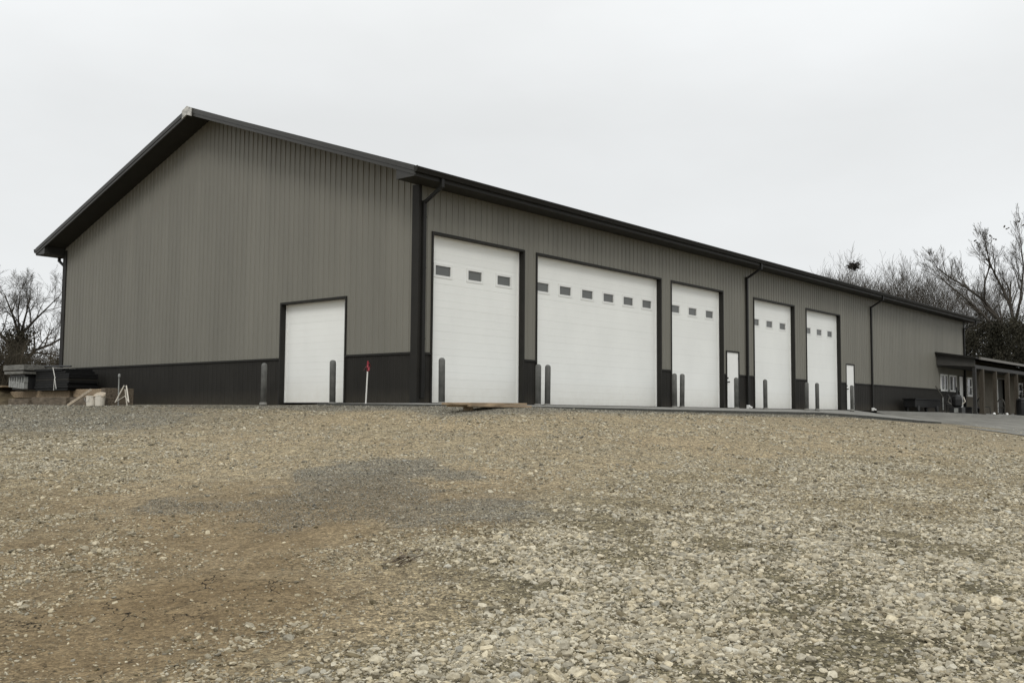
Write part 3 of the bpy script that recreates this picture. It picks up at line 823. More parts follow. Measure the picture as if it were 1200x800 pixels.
# ================================================================== PORCH AND LOW WING AT THE FAR END
pz = lambda y: 3.41 + .163 * y
porch = thing('porch', 'dark lean-to porch on posts at the far right end of the shop building', 'porch', (0, 0, 0))
PX0, PX1, PY = 41.3, 64.0, -2.2
mb = MB()
mb.prism([(PX0, -.001, pz(0) - .10), (PX0, PY, pz(PY) - .10), (PX0, PY, pz(PY)), (PX0, -.001, pz(0))], (PX1 - PX0, 0, 0))
mb.build('porch_roof', M['trim'], porch)
mb = MB(); mb.prism([(PX0 + .25, -.04, 2.66), (PX0 + .25, PY + .12, 2.52), (PX0 + .25, PY + .12, pz(PY + .12) - .102), (PX0 + .25, -.04, pz(-.04) - .102)], (.05, 0, 0))
mb.build('porch_end_board', M['porchend'], porch)
mb = MB(); mb.box(PX0 + .3, PX1, PY + .12, PY + .26, 2.42, 2.62); mb.build('porch_beam', M['darkpost'], porch)
mb = MB(); mb.box(PX0 + .6, PX1, PY - .10, PY - .001, pz(PY) - .13, pz(PY) + .012); mb.build('porch_gutter', M['porchgut'], porch)
mb = MB(); mb.box(PX0 + .31, PX1, PY + .262, -.04, 2.56, 2.60); mb.build('porch_ceiling', M['soffit'], porch)
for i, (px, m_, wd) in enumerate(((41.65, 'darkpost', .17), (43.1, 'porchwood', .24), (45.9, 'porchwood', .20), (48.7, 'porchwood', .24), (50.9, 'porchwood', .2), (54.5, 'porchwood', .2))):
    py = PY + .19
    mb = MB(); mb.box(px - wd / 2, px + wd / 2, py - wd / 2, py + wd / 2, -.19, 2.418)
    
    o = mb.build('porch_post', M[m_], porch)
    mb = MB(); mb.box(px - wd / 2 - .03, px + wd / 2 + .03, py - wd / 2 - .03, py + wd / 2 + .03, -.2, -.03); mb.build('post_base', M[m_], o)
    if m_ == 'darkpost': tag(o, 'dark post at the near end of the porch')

wing = thing('low_wing', 'low tan sided wing behind the porch at the far end', 'building', (XF + .06, 0, 0))
og = (XF + .06, 0, 0)
WX0, WX1 = XF + .07, 66.0
mb = MB(og)
# opening list on the porch-side wall
wo = [(47.5, 48.6, .95, 2.15), (54.2, 57.2, -.3, 2.25), (60.2, 61.4, .95, 2.15)]
cuts = sorted({WX0, WX1, *[q for o in wo for q in o[:2]]})
for a, b in zip(cuts[:-1], cuts[1:]):
    s = [(-.3, 3.25)]
    for o in wo:
        if o[0] < (a + b) / 2 < o[1]: s = [(-.3, o[2]), (o[3], 3.25)]
    for p, q in s:
        if q - p > .01:
            mb.quad((a, .03, p), (b, .03, p), (b, .03, q), (a, .03, q))
            z = p
            while z < q - .02:                              # lap siding courses
                mb.quad((a, .028, z), (b, .028, z), (b, .012, min(z + .15, q)), (a, .012, min(z + .15, q))) if False else mb.quad((a, .012, z), (b, .012, z), (b, .028, min(z + .15, q)), (a, .028, min(z + .15, q)))
                z += .15
mb.quad((WX1, .03, -.3), (WX1, 9, -.3), (WX1, 9, 3.25), (WX1, .03, 3.25)); mb.quad((WX0, 9, -.3), (WX1, 9, -.3), (WX1, 9, 3.25), (WX0, 9, 3.25))
mb.quad((WX0, .6, -.05), (WX1, .6, -.05), (WX1, .6, 2.4), (WX0, .6, 2.4))
mb.build('wall', M['annex'], wing)
mb = MB(og)
mb.prism([(WX0, .003, 3.36), (WX0, 4.5, 3.95), (WX0, 9.3, 3.2), (WX0, 9.3, 3.3), (WX0, 4.5, 4.05), (WX0, .003, 3.46)], (WX1 + .3 - WX0, 0, 0))
mb.build('roof', M['shingle'], wing)
for a, b, z0, z1 in (wo[0], wo[2]):
    mb = MB(og); t = .12
    for a0, a1 in ((a, a + t), (b - t, b)): mb.box(a0, a1, -.03, .06, z0, z1)
    for q0, q1 in ((z0, z0 + t), ((z0 + z1) / 2 - .05, (z0 + z1) / 2 + .05), (z1 - t, z1)): mb.box(a + t, b - t, -.03, .06, q0, q1)
    f_ = mb.build('window', M['frame'], wing)
    for q0, q1 in ((z0 + t, (z0 + z1) / 2 - .05), ((z0 + z1) / 2 + .05, z1 - t)):
        s = MB(og); s.box(a + t, b - t, .03, .04, q0, q1); s.build('pane', M['winglass'], f_)
a, b, z0, z1 = wo[1]
mb = MB(og)
mb.box(a - .12, a, -.02, .1, -.1, z1 + .1); mb.box(b, b + .12, -.02, .1, -.1, z1 + .1); mb.box(a, b, -.02, .1, z1, z1 + .1)
dd = mb.build('doorway', M['porchgut'], wing)
s = MB(og); s.box(a, b, .3, .34, -.1, z1); s.build('door_leaf', M['porchend'], dd)  # dark sheet stands in for the shade inside the open doorway
s = MB(og); s.box(a + .03, a + 1.0, .12, .17, -.05, z1 - .02); s.build('door_panel', M['frame'], dd)

# ================================================================== THINGS IN THE YARD
# bollards
BZ = {}
def bollard_proto():
    mb = MB(); r = .082
    prof = [(r, -.25), (r, 1.05), (r * .97, 1.075), (r * .80, 1.105), (r * .45, 1.125), (.004, 1.132)]
    mb.lathe(prof, 18)
    root = thing('bollard', 'x', 'bollard', (0, 0, 0), 'steel pipe bollards guarding the doors')
    mb.build('pipe', M['boll'], root, smooth=False)
    for p in root.children[0].data.polygons: p.use_smooth = len(p.vertices) == 4
    mb = MB(); mb.lathe([(r + .025, -.05), (r + .025, .006), (r + .002, .02)], 18); mb.build('footing', M['conc'], root)
    return root
bp_ = bollard_proto()
blist = [(-.6, 5.516, 'grey bollard left of the small gable door'), (-.6, 2.515, 'grey bollard in front of the right side of the small gable door'),
 (.395, -.5, 'grey bollard at the left of the nearest tall door, by the building corner'),
 (4.268, -.5, 'grey bollard at the right jamb of the nearest tall door, left of a close pair'),
 (4.695, -.5, 'grey bollard in front of the left end of the widest door'),
 (11.681, -.5, 'grey bollard by the right jamb of the widest door'),
 (12.159, -.5, 'grey bollard in front of the left side of the third tall door'),
 (16.112, -.5, 'grey bollard in front of the entry door right of the third tall door'),
 (18.527, -.5, 'grey bollard in front of the left side of the fourth tall door'),
 (22.424, -.5, 'grey bollard at the right jamb of the fourth tall door, against dark wainscot'),
 (23.510, -.5, 'grey bollard in front of the last tall door on the right'),
 (27.435, -.5, 'grey bollard in front of the farthest white entry door')]
for i, (x, y, lb) in enumerate(blist):
    o = bp_ if i == 0 else copy_tree(bp_)
    o.location = (x, y, .005 if x > 0 else -.012); o['label'] = lb
    o.rotation_euler = (R(random.Random(i).uniform(-.6, .6)), R(random.Random(i + 50).uniform(-.6, .6)), i)
    if x < 0: o.rotation_euler = (R(-.4), R(.5), i)

# boards lying by the first tall door
rb = random.Random(4)
gzb = gz(-1.0, -3.45)
spec = [(-2.25, .02, -3.33, .19, .045, 'wood2', .0, 'lower front board of the low stack, pale cut edge showing'), (-1.9, .12, -3.55, .14, .045, 'woodd', 2.0, 'lower rear board of the low stack before the nearest tall door'),
        (-2.40, -.02, -3.40, .28, .05, 'woodd', -1.2, 'top brown board of the low stack before the nearest tall door')]
for i, (x0, x1, y, wd, h, m_, rot_, lb) in enumerate(spec):
    L = x1 - x0
    z = gzb + .015 + (.048 if i == 2 else .003 * i)
    mb = MB(); mb.box(-L / 2, L / 2, -wd / 2, wd / 2, 0, h)
    o = mb.build('board', M[m_], bevel=.006); o.location = ((x0 + x1) / 2, y, z); o.rotation_euler = (0, R(-.35 if i == 2 else .1), R(rot_ - 2))
    tag(o, lb, 'board', 'boards stacked by the slab edge')
for i, x in enumerate((-1.7, -.45)):
    mb = MB(); mb.box(-.03, .03, .0, .22, -.06, .024); o = mb.build('bearer', M['woodd']); o.location = (x, -3.45, gzb + .0); o.rotation_euler = (0, 0, R(6 - 8 * i))
    tag(o, ('short bearer under the left end of the low board stack', 'short bearer under the right end of the low board stack')[i], 'board', 'bearers under the boards')

# survey stake with red flagging
st = thing('survey_stake', 'thin white survey stake topped with red flagging tape beside the slab edge', 'stake', (-.95, .80, -.03))
mb = MB(); mb.beam((0, .02, -.1), (-.0, -.03, .80), .036, .014, (1, 0, 0)); mb.build('lath', M['lath'], st)
mb = MB(); mb.beam((0, -.03, .80), (0, -.035, 1.06), .040, .018, (1, 0, 0))
rr_ = random.Random(2)
for k in range(8):
    a = rr_.uniform(0, 6.28); z = rr_.uniform(.84, 1.0); l = rr_.uniform(.05, .13)
    p0 = Vector((0, -.03, z)); p1 = p0 + Vector((math.cos(a) * .04, math.sin(a) * .06, .02)); p2 = p1 + Vector((math.cos(a) * .06, math.sin(a) * .06, -l))
    w_ = Vector((-math.sin(a), math.cos(a), .2)) * .022
    mb.quad(tuple(p0 - w_), tuple(p0 + w_), tuple(p1 + w_), tuple(p1 - w_)); mb.quad(tuple(p1 - w_), tuple(p1 + w_), tuple(p2 + w_ * .6), tuple(p2 - w_ * .6))
mb.build('flagging', M['red'], st)

# ---- clutter at the back corner of the gable wall
def timber(x, y, z, L, wd, h, rz, lb, m_='wood', rx=0):
    mb = MB(); mb.box(-wd / 2, wd / 2, -L / 2, L / 2, 0, h)
    rj = random.Random(int(abs(y * 100)))
    o = mb.build('timber', M[m_], bevel=.012)
    o.location = (x, y, z); o.rotation_euler = (R(rx), 0, R(rz)); tag(o, lb, 'timber', 'weathered timbers at the back corner')
    return o
zc_ = gz(-1.6, 14)
timber(-1.65, 18.35, zc_ - .03, 1.75, .24, .26, -2, 'weathered ground timber lying leftmost in front of the sheet stack')
timber(-1.6, 16.15, zc_ - .02, 2.45, .25, .29, 1, 'weathered ground timber in the middle, below the black sheet bundle')
timber(-1.5, 13.55, zc_ - .03, 2.4, .24, .28, 2, 'weathered ground timber lying behind the white bucket')
timber(-1.0, 14.55, zc_ + .27, 2.2, .22, .28, 0, 'brown upper timber at the right end of the pile, above the bucket', 'woodd')
timber(-1.05, 17.0, zc_ + .27, 2.4, .25, .24, 0, 'brown upper timber carrying the black sheet bundle', 'woodd')
timber(-1.0, 19.5, zc_ + .27, 2.3, .22, .24, 0, 'brown upper timber carrying the corrugated sheet stack', 'woodd')
for i, y in enumerate((12.9, 15.4, 18.0, 20.4)):
    mb = MB(); mb.box(-.5, .5, -.12, .12, 0, .58 if i == 0 else .27)
    o = mb.build('timber', M['wood'], bevel=.01); o.location = (-.98, y, zc_ - .02)
    tag(o, ('upright block ending the timber pile near the white bucket', 'cross timber under the joint left of the white bucket', 'cross timber below the middle of the sheet bundle', 'cross timber at the far left of the timber pile')[i], 'timber', 'weathered timbers at the back corner')
# corrugated sheets
sh = thing('sheet_stack', 'stack of grey corrugated metal sheets with toothed ends under two planks', 'sheet stack', (-1.0, 18.9, zc_ + .51))
og2 = (0, 0, 0)
mb = MB(); mb.box(-.48, .5, -.64, .66, .06, .5); mb.build('gap_shade_block', M['black'], sh)  # black block put behind the teeth as the shade in their gaps
n_ = 7; wd = 1.40
for i in range(n_):                                        # toothed ends of the corrugated sheets
    a = -wd / 2 + wd * (i + .5) / n_; s_ = wd / n_
    f_ = .90 + .03 * i / n_; zb = .07 + .012 * i
    mb = MB(); mb.prism([(-.63, a * f_ - s_ * .40, zb), (-.63, a * f_ + s_ * .40, zb), (-.63, a * f_ + s_ * .36, zb + .20), (-.63, a + s_ * .14, zb + .24), (-.63, a + s_ * .10, .50), (-.63, a - s_ * .10, .50), (-.63, a - s_ * .14, zb + .24), (-.63, a * f_ - s_ * .36, zb + .20)], (.14, 0, 0))
    mb.build('sheet_end', M['galv'], sh, bevel=.006)
for k, (z, wd) in enumerate(((.60, 1.5), (.74, 1.66))):
    mb = MB(); mb.box(-.75, .55, -wd / 2 + .02 * k, wd / 2 + .02 * k, z, z + (.10 if k == 0 else .19)); mb.build('plank', M['woodg'] if k else M['woodg'], sh, bevel=.01)
mb = MB(); mb.box(-.6, .5, -.6, .6, .50, .595); mb.build('spacer', M['black'], sh)
bw = thing('dark_sheet_bundle', 'long black stack of sheets with a white strap beside the grey sheet stack', 'bundle', (-.85, 16.75, zc_ + .51))
rl_ = random.Random(6)
for k in range(9):
    z0 = .085 * k; e = .35 * max(0, k - 6) / 2
    mb = MB(); mb.box(-.55 + rl_.uniform(-.05, .03), .5, -1.28 + e + rl_.uniform(-.07, .05), 1.15 + rl_.uniform(-.05, .05), z0, z0 + .078); mb.build('sheet', M['tarp'] if k not in (4, 8) else M['tarp'] if k == 8 else M['wains'], bw, bevel=.006)
mb = MB(); mb.beam((-.615, -.28, .80), (-.615, -.48, .42), .03, .012, (1, 0, 0)); mb.beam((-.63, -.47, .44), (-.63, -.62, .05), .02, .012, (1, 0, 0)); mb.beam((-.63, -.47, .42), (-.63, -.44, .0), .02, .012, (1, 0, 0))
mb.tube([(-.61, -.28, .79), (.4, -.28, .775)], .006, 4); mb.build('strap', M['lath'], bw)
mb = MB(); mb.tube([(0, -1.9, 0), (0, 2.4, .10)], .028, 8); o = mb.build('pipe', M['black']); o.location = (-1.0, 18.0, zc_ + 1.36); tag(o, 'thin dark pipe lying along the top of the bundles', 'pipe')
mb = MB(); mb.box(-.5, .5, -.5, .5, 0, .05); o = mb.build('plank', M['woodd'], bevel=.008); o.location = (-1.0, 20.9, zc_ + .66); o.rotation_euler = (R(-1), 0, 0); tag(o, 'short plank sticking out left of the sheet stack', 'plank')
# bank of earth to the left
bxs, bys = np.meshgrid(np.linspace(-1, 1, 28), np.linspace(-1, 1, 28), indexing='ij')
rr2 = np.sqrt(bxs ** 2 + bys ** 2)
bzv = np.clip(1 - rr2, 0, 1) ** .8 * .95 * (0.75 + .5 * fbm(bxs, bys, .5, 61)) - .1
bme = grid_mesh('earth_bank', bxs * 1.6, bys * 2.2, bzv); bme.materials.append(M['dirtpile'])
o = bpy.data.objects.new('earth_bank', bme); COL.objects.link(o); o.location = (-.9, 21.6, zc_ - .02); tag(o, 'low brown earth bank at the left edge behind the timbers', 'earth bank')
# bucket, sack, leaning board, post and stand
bk = thing('bucket', 'dirty white plastic bucket without cloth standing against the timber pile', 'bucket', (-2.0, 12.62, gz(-2.0, 12.62) - .01)); bk.scale = (.85, .85, .85)
mb = MB(); mb.lathe([(.155, 0), (.165, .02), (.185, .36), (.197, .365), (.197, .385), (.18, .388), (.178, .30)], 18); mb.build('pail', M['bucket'], bk)
mb = MB(); mb.tube([(0, .19 * math.cos(a), .33 - .17 * math.sin(a)) for a in np.linspace(0, math.pi, 9)], .007, 5); b_ = mb.build('handle', M['galv'], bk); b_.location = (-.17, 0, 0)
b2_ = thing('bucket', 'white bucket with cloth over its rim, right of the plain one', 'bucket', (-1.85, 12.35, gz(-1.85, 12.35)), 'x')
del b2_['group']
mb = MB(); mb.lathe([(.14, 0), (.17, .30), (.18, .33), (.165, .335)], 16); mb.build('pail', M['bucket'], b2_)
mb = MB()
mb.lathe([(.14, .31), (.20, .33), (.185, .37), (.10, .40), (.01, .41)], 11)
mb.v = [(p[0] * (1 + .25 * math.sin(9 * p[1])), p[1] * (1 + .2 * math.sin(7 * p[0])), p[2] + .05 * math.sin(11 * p[0] + 6 * p[1])) for p in mb.v]
mb.build('cloth', M['cloth'], b2_)
mb = MB(); mb.beam((0, 0, 0), (.25, -1.0, .50), .08, .04, (1, 0, .2)); o = mb.build('plank', M['cloth']); o.location = (-2.2, 13.75, gz(-2.2, 13.75) + .02); tag(o, 'pale plank leaning on the timber pile left of the bucket', 'plank')
mb = MB(); mb.tube([(0, 0, -.1), (0, .02, .98)], [.022, .018], 7); mb.lathe([(.04, .9), (.04, .98), (.02, 1.0)], 8); o = mb.build('post', M['galv']); o.location = (-1.5, 11.85, gz(-1.5, 11.85)); tag(o, 'thin grey stake standing between the bucket and the white stand', 'stake')
sd = thing('folding_stand', 'small white three legged stand by the dark gable wainscot', 'stand', (-1.5, 11.45, gz(-1.5, 11.45)))
sd.scale = (.85, .85, .82)
for nm, a, b in (('leg', (0, .10, .76), (-.12, .48, .12)), ('leg', (0, -.06, .76), (-.1, -.46, .12)), ('leg', (0, .02, .62), (.1, .02, .0))):
    mb = MB(); mb.tube([a, b], .024, 6); mb.build(nm, M['bucket'], sd)
mb = MB(); mb.tube([(-.1, .40, .17), (0, .02, .36), (-.1, -.40, .17)], .013, 6); mb.build('brace', M['bucket'], sd)

# ---- things under and beside the porch
ct = thing('flatbed_cart', 'low dark cart with a slanting pale handle against the far wainscot', 'cart', (37.5, -.62, -.03))
mb = MB(); mb.box(-2.6, 1.5, -.3, .3, .22, .62); mb.build('bed', M['tarp'], ct, bevel=.02)
mb = MB(); mb.box(-2.65, 1.55, -.34, .34, .62, .68); mb.build('rim', M['tarp'], ct)
for x in (-2.1, 1.0):
    for y in (-.28, .28):
        mb = MB(); mb.tube([(x, y - .05, .16), (x, y + .05, .16)], .16, 12); mb.build('wheel', M['black'], ct)
mb = MB(); mb.tube([(.6, -.35, 1.40), (1.75, -.38, .82)], .035, 6); mb.build('handle', M['porchgut'], ct)
mb = MB(); mb.tube([(1.75, -.38, .85), (1.75, -.38, .1)], .03, 6); mb.build('handle_post', M['galv'], ct)

gq = thing('barrel_grill', 'dark barrel grill with pale side handles on a square base before the porch', 'grill', (39.2, -1.75, -.10))
gq.scale = (.72, .72, .78)
mb = MB(); mb.box(-.45, .45, -.45, .45, -.12, .42); mb.build('base', M['black'], gq, bevel=.02)
mb = MB(); mb.lathe([(.25, .42), (.36, .55), (.38, .95), (.34, 1.15), (.18, 1.28), (.05, 1.32)], 14); mb.build('barrel', M['black'], gq)
mb = MB(); mb.lathe([(.06, 1.3), (.06, 1.75), (.09, 1.76), (.09, 1.80), (.01, 1.82)], 10); mb.build('chimney', M['knob'], gq)
for s_ in (-1, 1):
    mb = MB(); mb.tube([(-.1, s_ * .38, .62), (-.12, s_ * .62, .80), (-.1, s_ * .50, 1.12)], .035, 6); mb.build('handle', M['porchgut'] if s_ > 0 else M['bucket'], gq)
mb = MB(); mb.box(-.47, -.455, -.2, .1, .05, .36); mb.build('vent', M['galv'], gq)

def chair(loc, rz, lb, m_='darkpost'):
    c = thing('porch_chair', lb, 'chair', loc, 'chairs on the porch', rz)
    for x in (-.25, .25):
        for y in (-.25, .25):
            mb = MB(); mb.tube([(x, y, 0), (x * .95, y * .95, .45)], .022, 6); mb.build('leg', M[m_], c)
    mb = MB(); mb.lathe([(.28, .44), (.32, .46), (.31, .49), (.02, .49)], 14); mb.build('seat', M[m_], c)
    mb = MB(); mb.tube([(.28 * math.cos(a), .26, .5 + .52 * math.sin(a)) for a in np.linspace(0, math.pi, 11)], .03, 6)
    for x in (-.12, 0, .12): mb.tube([(x, .26, .5), (x, .26, 1.0 - abs(x) * .3)], .014, 5)
    mb.build('backrest', M[m_], c)
    return c
chair((49.8, -1.5, -.18), R(70), 'round backed porch chair between the last two posts', 'porchgut')
chair((46.9, -1.1, -.15), R(60), 'dark round backed chair by the open doorway', 'darkpost')
chair((40.6, -.9, -.06), R(80), 'dark porch chair by the white entry door under the porch', 'darkpost')
pb = thing('porch_bench', 'low dark bench along the wing wall between the tan posts', 'bench', (44.6, -1.1, -.14))
mb = MB(); mb.box(-1.1, 1.1, -.22, .22, .36, .42); mb.build('seat', M['black'], pb)
for x in (-.95, .95):
    mb = MB(); mb.box(x - .05, x + .05, -.2, .2, 0, .36); mb.build('leg', M['black'], pb)
tb = thing('trash_barrel', 'black barrel at the right edge of the porch', 'barrel', (49.6, -2.65, -.22))
mb = MB(); mb.lathe([(.30, 0), (.36, .05), (.39, .45), (.38, .85), (.34, .95)], 16); mb.build('drum', M['black'], tb)
mb = MB(); mb.lathe([(.40, .95), (.40, .99), (.25, 1.07), (.03, 1.10)], 16); mb.build('lid', M['black'], tb)
for i, (x, y, z, lb) in enumerate(((43.6, -2.5, -.16, 'small white lamp on the ground by the first tan post'), (46.4, -2.5, -.17, 'small white lamp on the ground by the second tan post'))):
    t_ = thing('ground_lamp', lb, 'lamp', (x, y, z), 'small lamps along the porch edge'); t_.scale = (.55, .55, .55)
    mb = MB(); mb.lathe([(.12, 0), (.15, .08), (.13, .16), (.05, .22)], 10); mb.build('shade', M['cap'], t_)
    mb = MB(); mb.lathe([(.14, -.08), (.14, .0)], 10); mb.build('base', M['black'], t_)

# dead branch lying on the gravel
db = MB(); rd = random.Random(8)
bx0, by0 = -12.07, -12.22
for k in range(6):
    a = rd.uniform(-.5, .5) - .7; l = rd.uniform(.08, .22); x = bx0 + rd.uniform(-.12, .12); y = by0 + rd.uniform(-.1, .1)
    p = [(x + math.cos(a) * l * q, y + math.sin(a) * l * q, gz(x, y) + .02 + .03 * math.sin(q * 3) + rd.uniform(0, .012)) for q in (-.5, -.1, .3, .5)]
    db.tube(p, [.003, .005, .004, .002], 5)
for k in range(30):
    x = bx0 + rd.gauss(0, .11); y = by0 + rd.gauss(0, .08); z = gz(x, y) + rd.uniform(.01, .06); s_ = rd.uniform(.012, .026); a = rd.uniform(0, 6.3)
    db.quad((x, y, z), (x + s_ * math.cos(a), y + s_ * math.sin(a), z + .015), (x + s_ * math.cos(a + .9) * 1.5, y + s_ * math.sin(a + .9) * 1.5, z), (x + s_ * math.cos(a + 1.6), y + s_ * math.sin(a + 1.6), z - .008))
o = db.build('dead_branch', M['wood']); tag(o, 'small dark dead branch with curled leaves lying on the gravel', 'branch')

# ================================================================== TREES
def bare_tree(seed, H=0, nlimb=6, spread=.55, trunk=.25, levels=5, r0=.24, up=.10, twig=.010, kids=(6, 6, 5, 5), limbs=None, decay=.6, jit=.07, first=1.0, droop=0):
    """Limbs either grown from a trunk or given as polylines (x, z, radius); branches and twigs sprout from them."""
    rg_ = random.Random(seed)
    T = MB(); B = MB()
    def sprout(pts, dirs, rad, l, lev, k):
        n = len(pts) - 1
        for c in range(k):
            u_ = rg_.uniform(.2, 1.0) if c else 1.0
            fi = u_ * n; i0 = min(int(fi), n - 1); ff = fi - i0
            pp = pts[i0].lerp(pts[i0 + 1], ff); bd = dirs[i0 + 1]
            az = rg_.uniform(0, 6.283)
            s = bd.cross(Vector((math.cos(az), math.sin(az), .3)))
            if s.length < .1: s = Vector((1, 0, 0))
            s.normalize()
            ang = rg_.uniform(.6, 1.25) * spread
            if c == 0: ang *= .35
            nd = bd * math.cos(ang) + s * math.sin(ang)
            local = rad[i0] * (1 - ff) + rad[i0 + 1] * ff
            grow(pp, nd.normalized(), l * rg_.uniform(decay * .75, decay * 1.2) * (1.15 - .45 * u_), min(local * .9, max(twig, local * rg_.uniform(.45, .8))), lev + 1)
    def grow(p, d, l, r, lev):
        n = 5 if lev <= 1 else (4 if lev == 2 else 3)
        pts = [p.copy()]; rad = [r]; dirs = [d.copy()]
        q = p.copy(); dd = d.copy()
        tap = .35 if lev == 0 else .68
        for i in range(n):
            j = jit + .022 * lev
            dd = dd + Vector((rg_.gauss(0, j), rg_.gauss(0, j), rg_.gauss(0, j * .6) + up * (1 if lev < 3 else .6)))
            dd.normalize(); q = q + dd * (l / n)
            pts.append(q.copy()); dirs.append(dd.copy()); rad.append(max(twig * .45, r * (1 - tap * (i + 1) / n)))
        (T if lev <= 1 else B).tube(pts, rad, 8 if lev == 0 else 6 if lev == 1 else 4 if lev == 2 else 3, cap=lev < 2)
        if lev >= levels: return
        if lev == 0:
            for c in range(nlimb):
                az = 6.283 * c / nlimb + rg_.uniform(-.4, .4); ang = rg_.uniform(.5, 1.3) * spread * (.35 if c == 0 else 1)
                i0 = rg_.randrange(3, n + 1)
                nd = dirs[i0] * math.cos(ang) + Vector((math.cos(az), math.sin(az), 0)) * math.sin(ang)
                grow(pts[i0], nd.normalized(), H * (1 - trunk) * rg_.uniform(.48, .62), rad[i0] * rg_.uniform(.45, .7), 1)
        else:
            sprout(pts, dirs, rad, l, lev, kids[min(lev - 1, len(kids) - 1)])
    if limbs is None:
        grow(Vector((0, 0, -.3)), Vector((0, 0, 1)), H * trunk, r0, 0)
    else:
        for lm in limbs:
            dep = rg_.gauss(0, .22); pts = []; rad = []
            for k, (x, z, r) in enumerate(lm):
                pts.append(Vector((x, dep * k * .9 + rg_.gauss(0, .06) * k, z))); rad.append(r)
            L_ = sum((b - a).length for a, b in zip(pts[:-1], pts[1:]))
            T.tube(pts, rad, 7)
            dirs = [(pts[min(i + 1, len(pts) - 1)] - pts[max(i - 1, 0)]).normalized() for i in range(len(pts))]
            if lm[0][2] < .3: sprout(pts, dirs, rad, min(L_, 7) * first, 1, int(L_ * 1.15) + 3)
    return T, B
TREEMESH = {}
def tree_meshes(key, **kw):
    if key not in TREEMESH:
        T, B = bare_tree(**kw)
        TREEMESH[key] = (T.mesh('trunk', M['bark'], True), B.mesh('branches', M['twig']))
    return TREEMESH[key]
def place_tree(key, x, y, z, label, group=None, rz=0, sc=1, name='bare_tree', cat='tree'):
    r = thing(name, label, cat, (x, y, z), group, rz); r.scale = (sc, sc, sc)
    for nm, me in zip(('trunk', 'branches'), TREEMESH[key]):
        o = bpy.data.objects.new(nm, me); COL.objects.link(o); o.parent = r
    return r
tree_meshes('spreading', seed=3, spread=.75, up=.05, twig=.014, kids=(6, 6, 5, 4), levels=5, first=.68, decay=.66, limbs=[
    [(0, -.3, 0.310), (.05, 4, 0.260), (.0, 8.0, 0.205)],
    [(0, 7.6, 0.124), (-.5, 9.2, 0.087), (-1.2, 11.0, 0.037)], [(.1, 7.8, 0.124), (1.0, 9.0, 0.093), (2.0, 10.2, 0.056), (2.9, 11.3, 0.025)],
    [(.3, 5.4, 0.149), (1.2, 6.6, 0.124), (2.3, 7.1, 0.093), (3.5, 7.9, 0.062), (5.0, 8.6, 0.031)], [(1.0, 6.4, 0.081), (2.4, 6.3, 0.056), (3.8, 6.0, 0.025)],
    [(-.2, 6.4, 0.149), (-1.6, 8.0, 0.112), (-3.0, 9.6, 0.062), (-4.2, 10.6, 0.031)], [(.1, 8.0, 0.105), (.5, 10.0, 0.062), (.7, 11.4, 0.031)],
    [(-.2, 5.2, 0.124), (-2, 6.4, 0.081), (-4, 7.2, 0.037)], [(0, 7.6, 0.099), (-.2, 9.6, 0.062), (-.1, 11.2, 0.031)]])
tree_meshes('vase', seed=12, spread=.42, up=.13, twig=.017, kids=(6, 5, 4, 3), levels=5, first=.44, decay=.66, jit=.05, limbs=[
    [(.3, -.3, 0.313), (.2, 3, 0.272), (-.1, 5.2, 0.231)],
    [(0, 5.0, 0.184), (-.7, 6.8, 0.170), (-1.86, 9.37, 0.143), (-2.9, 10.97, 0.122), (-4.3, 12.2, 0.088), (-5.9, 13.4, 0.061), (-6.8, 14.3, 0.030)],
    [(-.5, 6.2, 0.109), (-2.4, 8.9, 0.095), (-3.6, 10.4, 0.075), (-5.2, 11.9, 0.054), (-6.5, 13.2, 0.027)],
    [(-2.9, 10.9, 0.095), (-2.8, 12.6, 0.075), (-2.4, 13.8, 0.054), (-2.6, 15.6, 0.027)],
    [(.1, 4.8, 0.190), (-.6, 8.66, 0.156), (-.9, 10.4, 0.129), (-1.5, 12, 0.095), (-2.3, 13.9, 0.061), (-2.7, 15.6, 0.027)],
    [(-.6, 8.6, 0.122), (-.1, 11, 0.095), (.2, 13.6, 0.061), (.0, 16.0, 0.027)],
    [(.2, 5.0, 0.190), (1.5, 9, 0.136), (3, 12.6, 0.082), (4, 15, 0.034)], [(.3, 4.6, 0.163), (2.6, 7.4, 0.122), (5.2, 10.4, 0.075), (7, 12.8, 0.034)]])
tree_meshes('row', seed=23, H=17, nlimb=8, spread=.58, trunk=.32, r0=.34, up=.10, twig=.018, kids=(6, 5, 5, 3), levels=5, jit=.06, decay=.74)
tree_meshes('row2', seed=31, H=16.5, nlimb=8, spread=.52, trunk=.33, r0=.34, up=.12, twig=.018, kids=(6, 5, 5, 3), levels=5, jit=.06, decay=.74)
random.seed(5)
Z0 = -1.75
place_tree('spreading', 13.4, 53.6, Z0, 'spreading bare tree with an ivy dark trunk at the left edge behind the gable wall', 'bare trees', -.411, .86)
place_tree('vase', 69.6, 1.7, -1.2, 'tall bare tree with long leaning limbs at the right edge above the porch roof', 'bare trees', -1.345, .95)
RW = ['leftmost bare tree rising behind the shop roof', 'bare tree with the dark nest behind the shop roof', 'bare tree just right of the one with the nest', 'bare tree behind the roof, midway along the row',
      'bare tree above the far end of the roof', 'last bare tree of the row, next to the tall leaning one']
for i, (x, y) in enumerate([(88.2, 24.6), (93.0, 23.4), (90.2, 20.0), (94.2, 18.4), (91.6, 13.9), (97.6, 11.7)]):
    place_tree(('row', 'row2')[i % 2], x, y, Z0, RW[i], 'bare trees behind the shop roof', i * 1.9, (1.0, 1.12, 1.06, 1.10, .98, .95)[i])
lf = MB(); rl = random.Random(4)
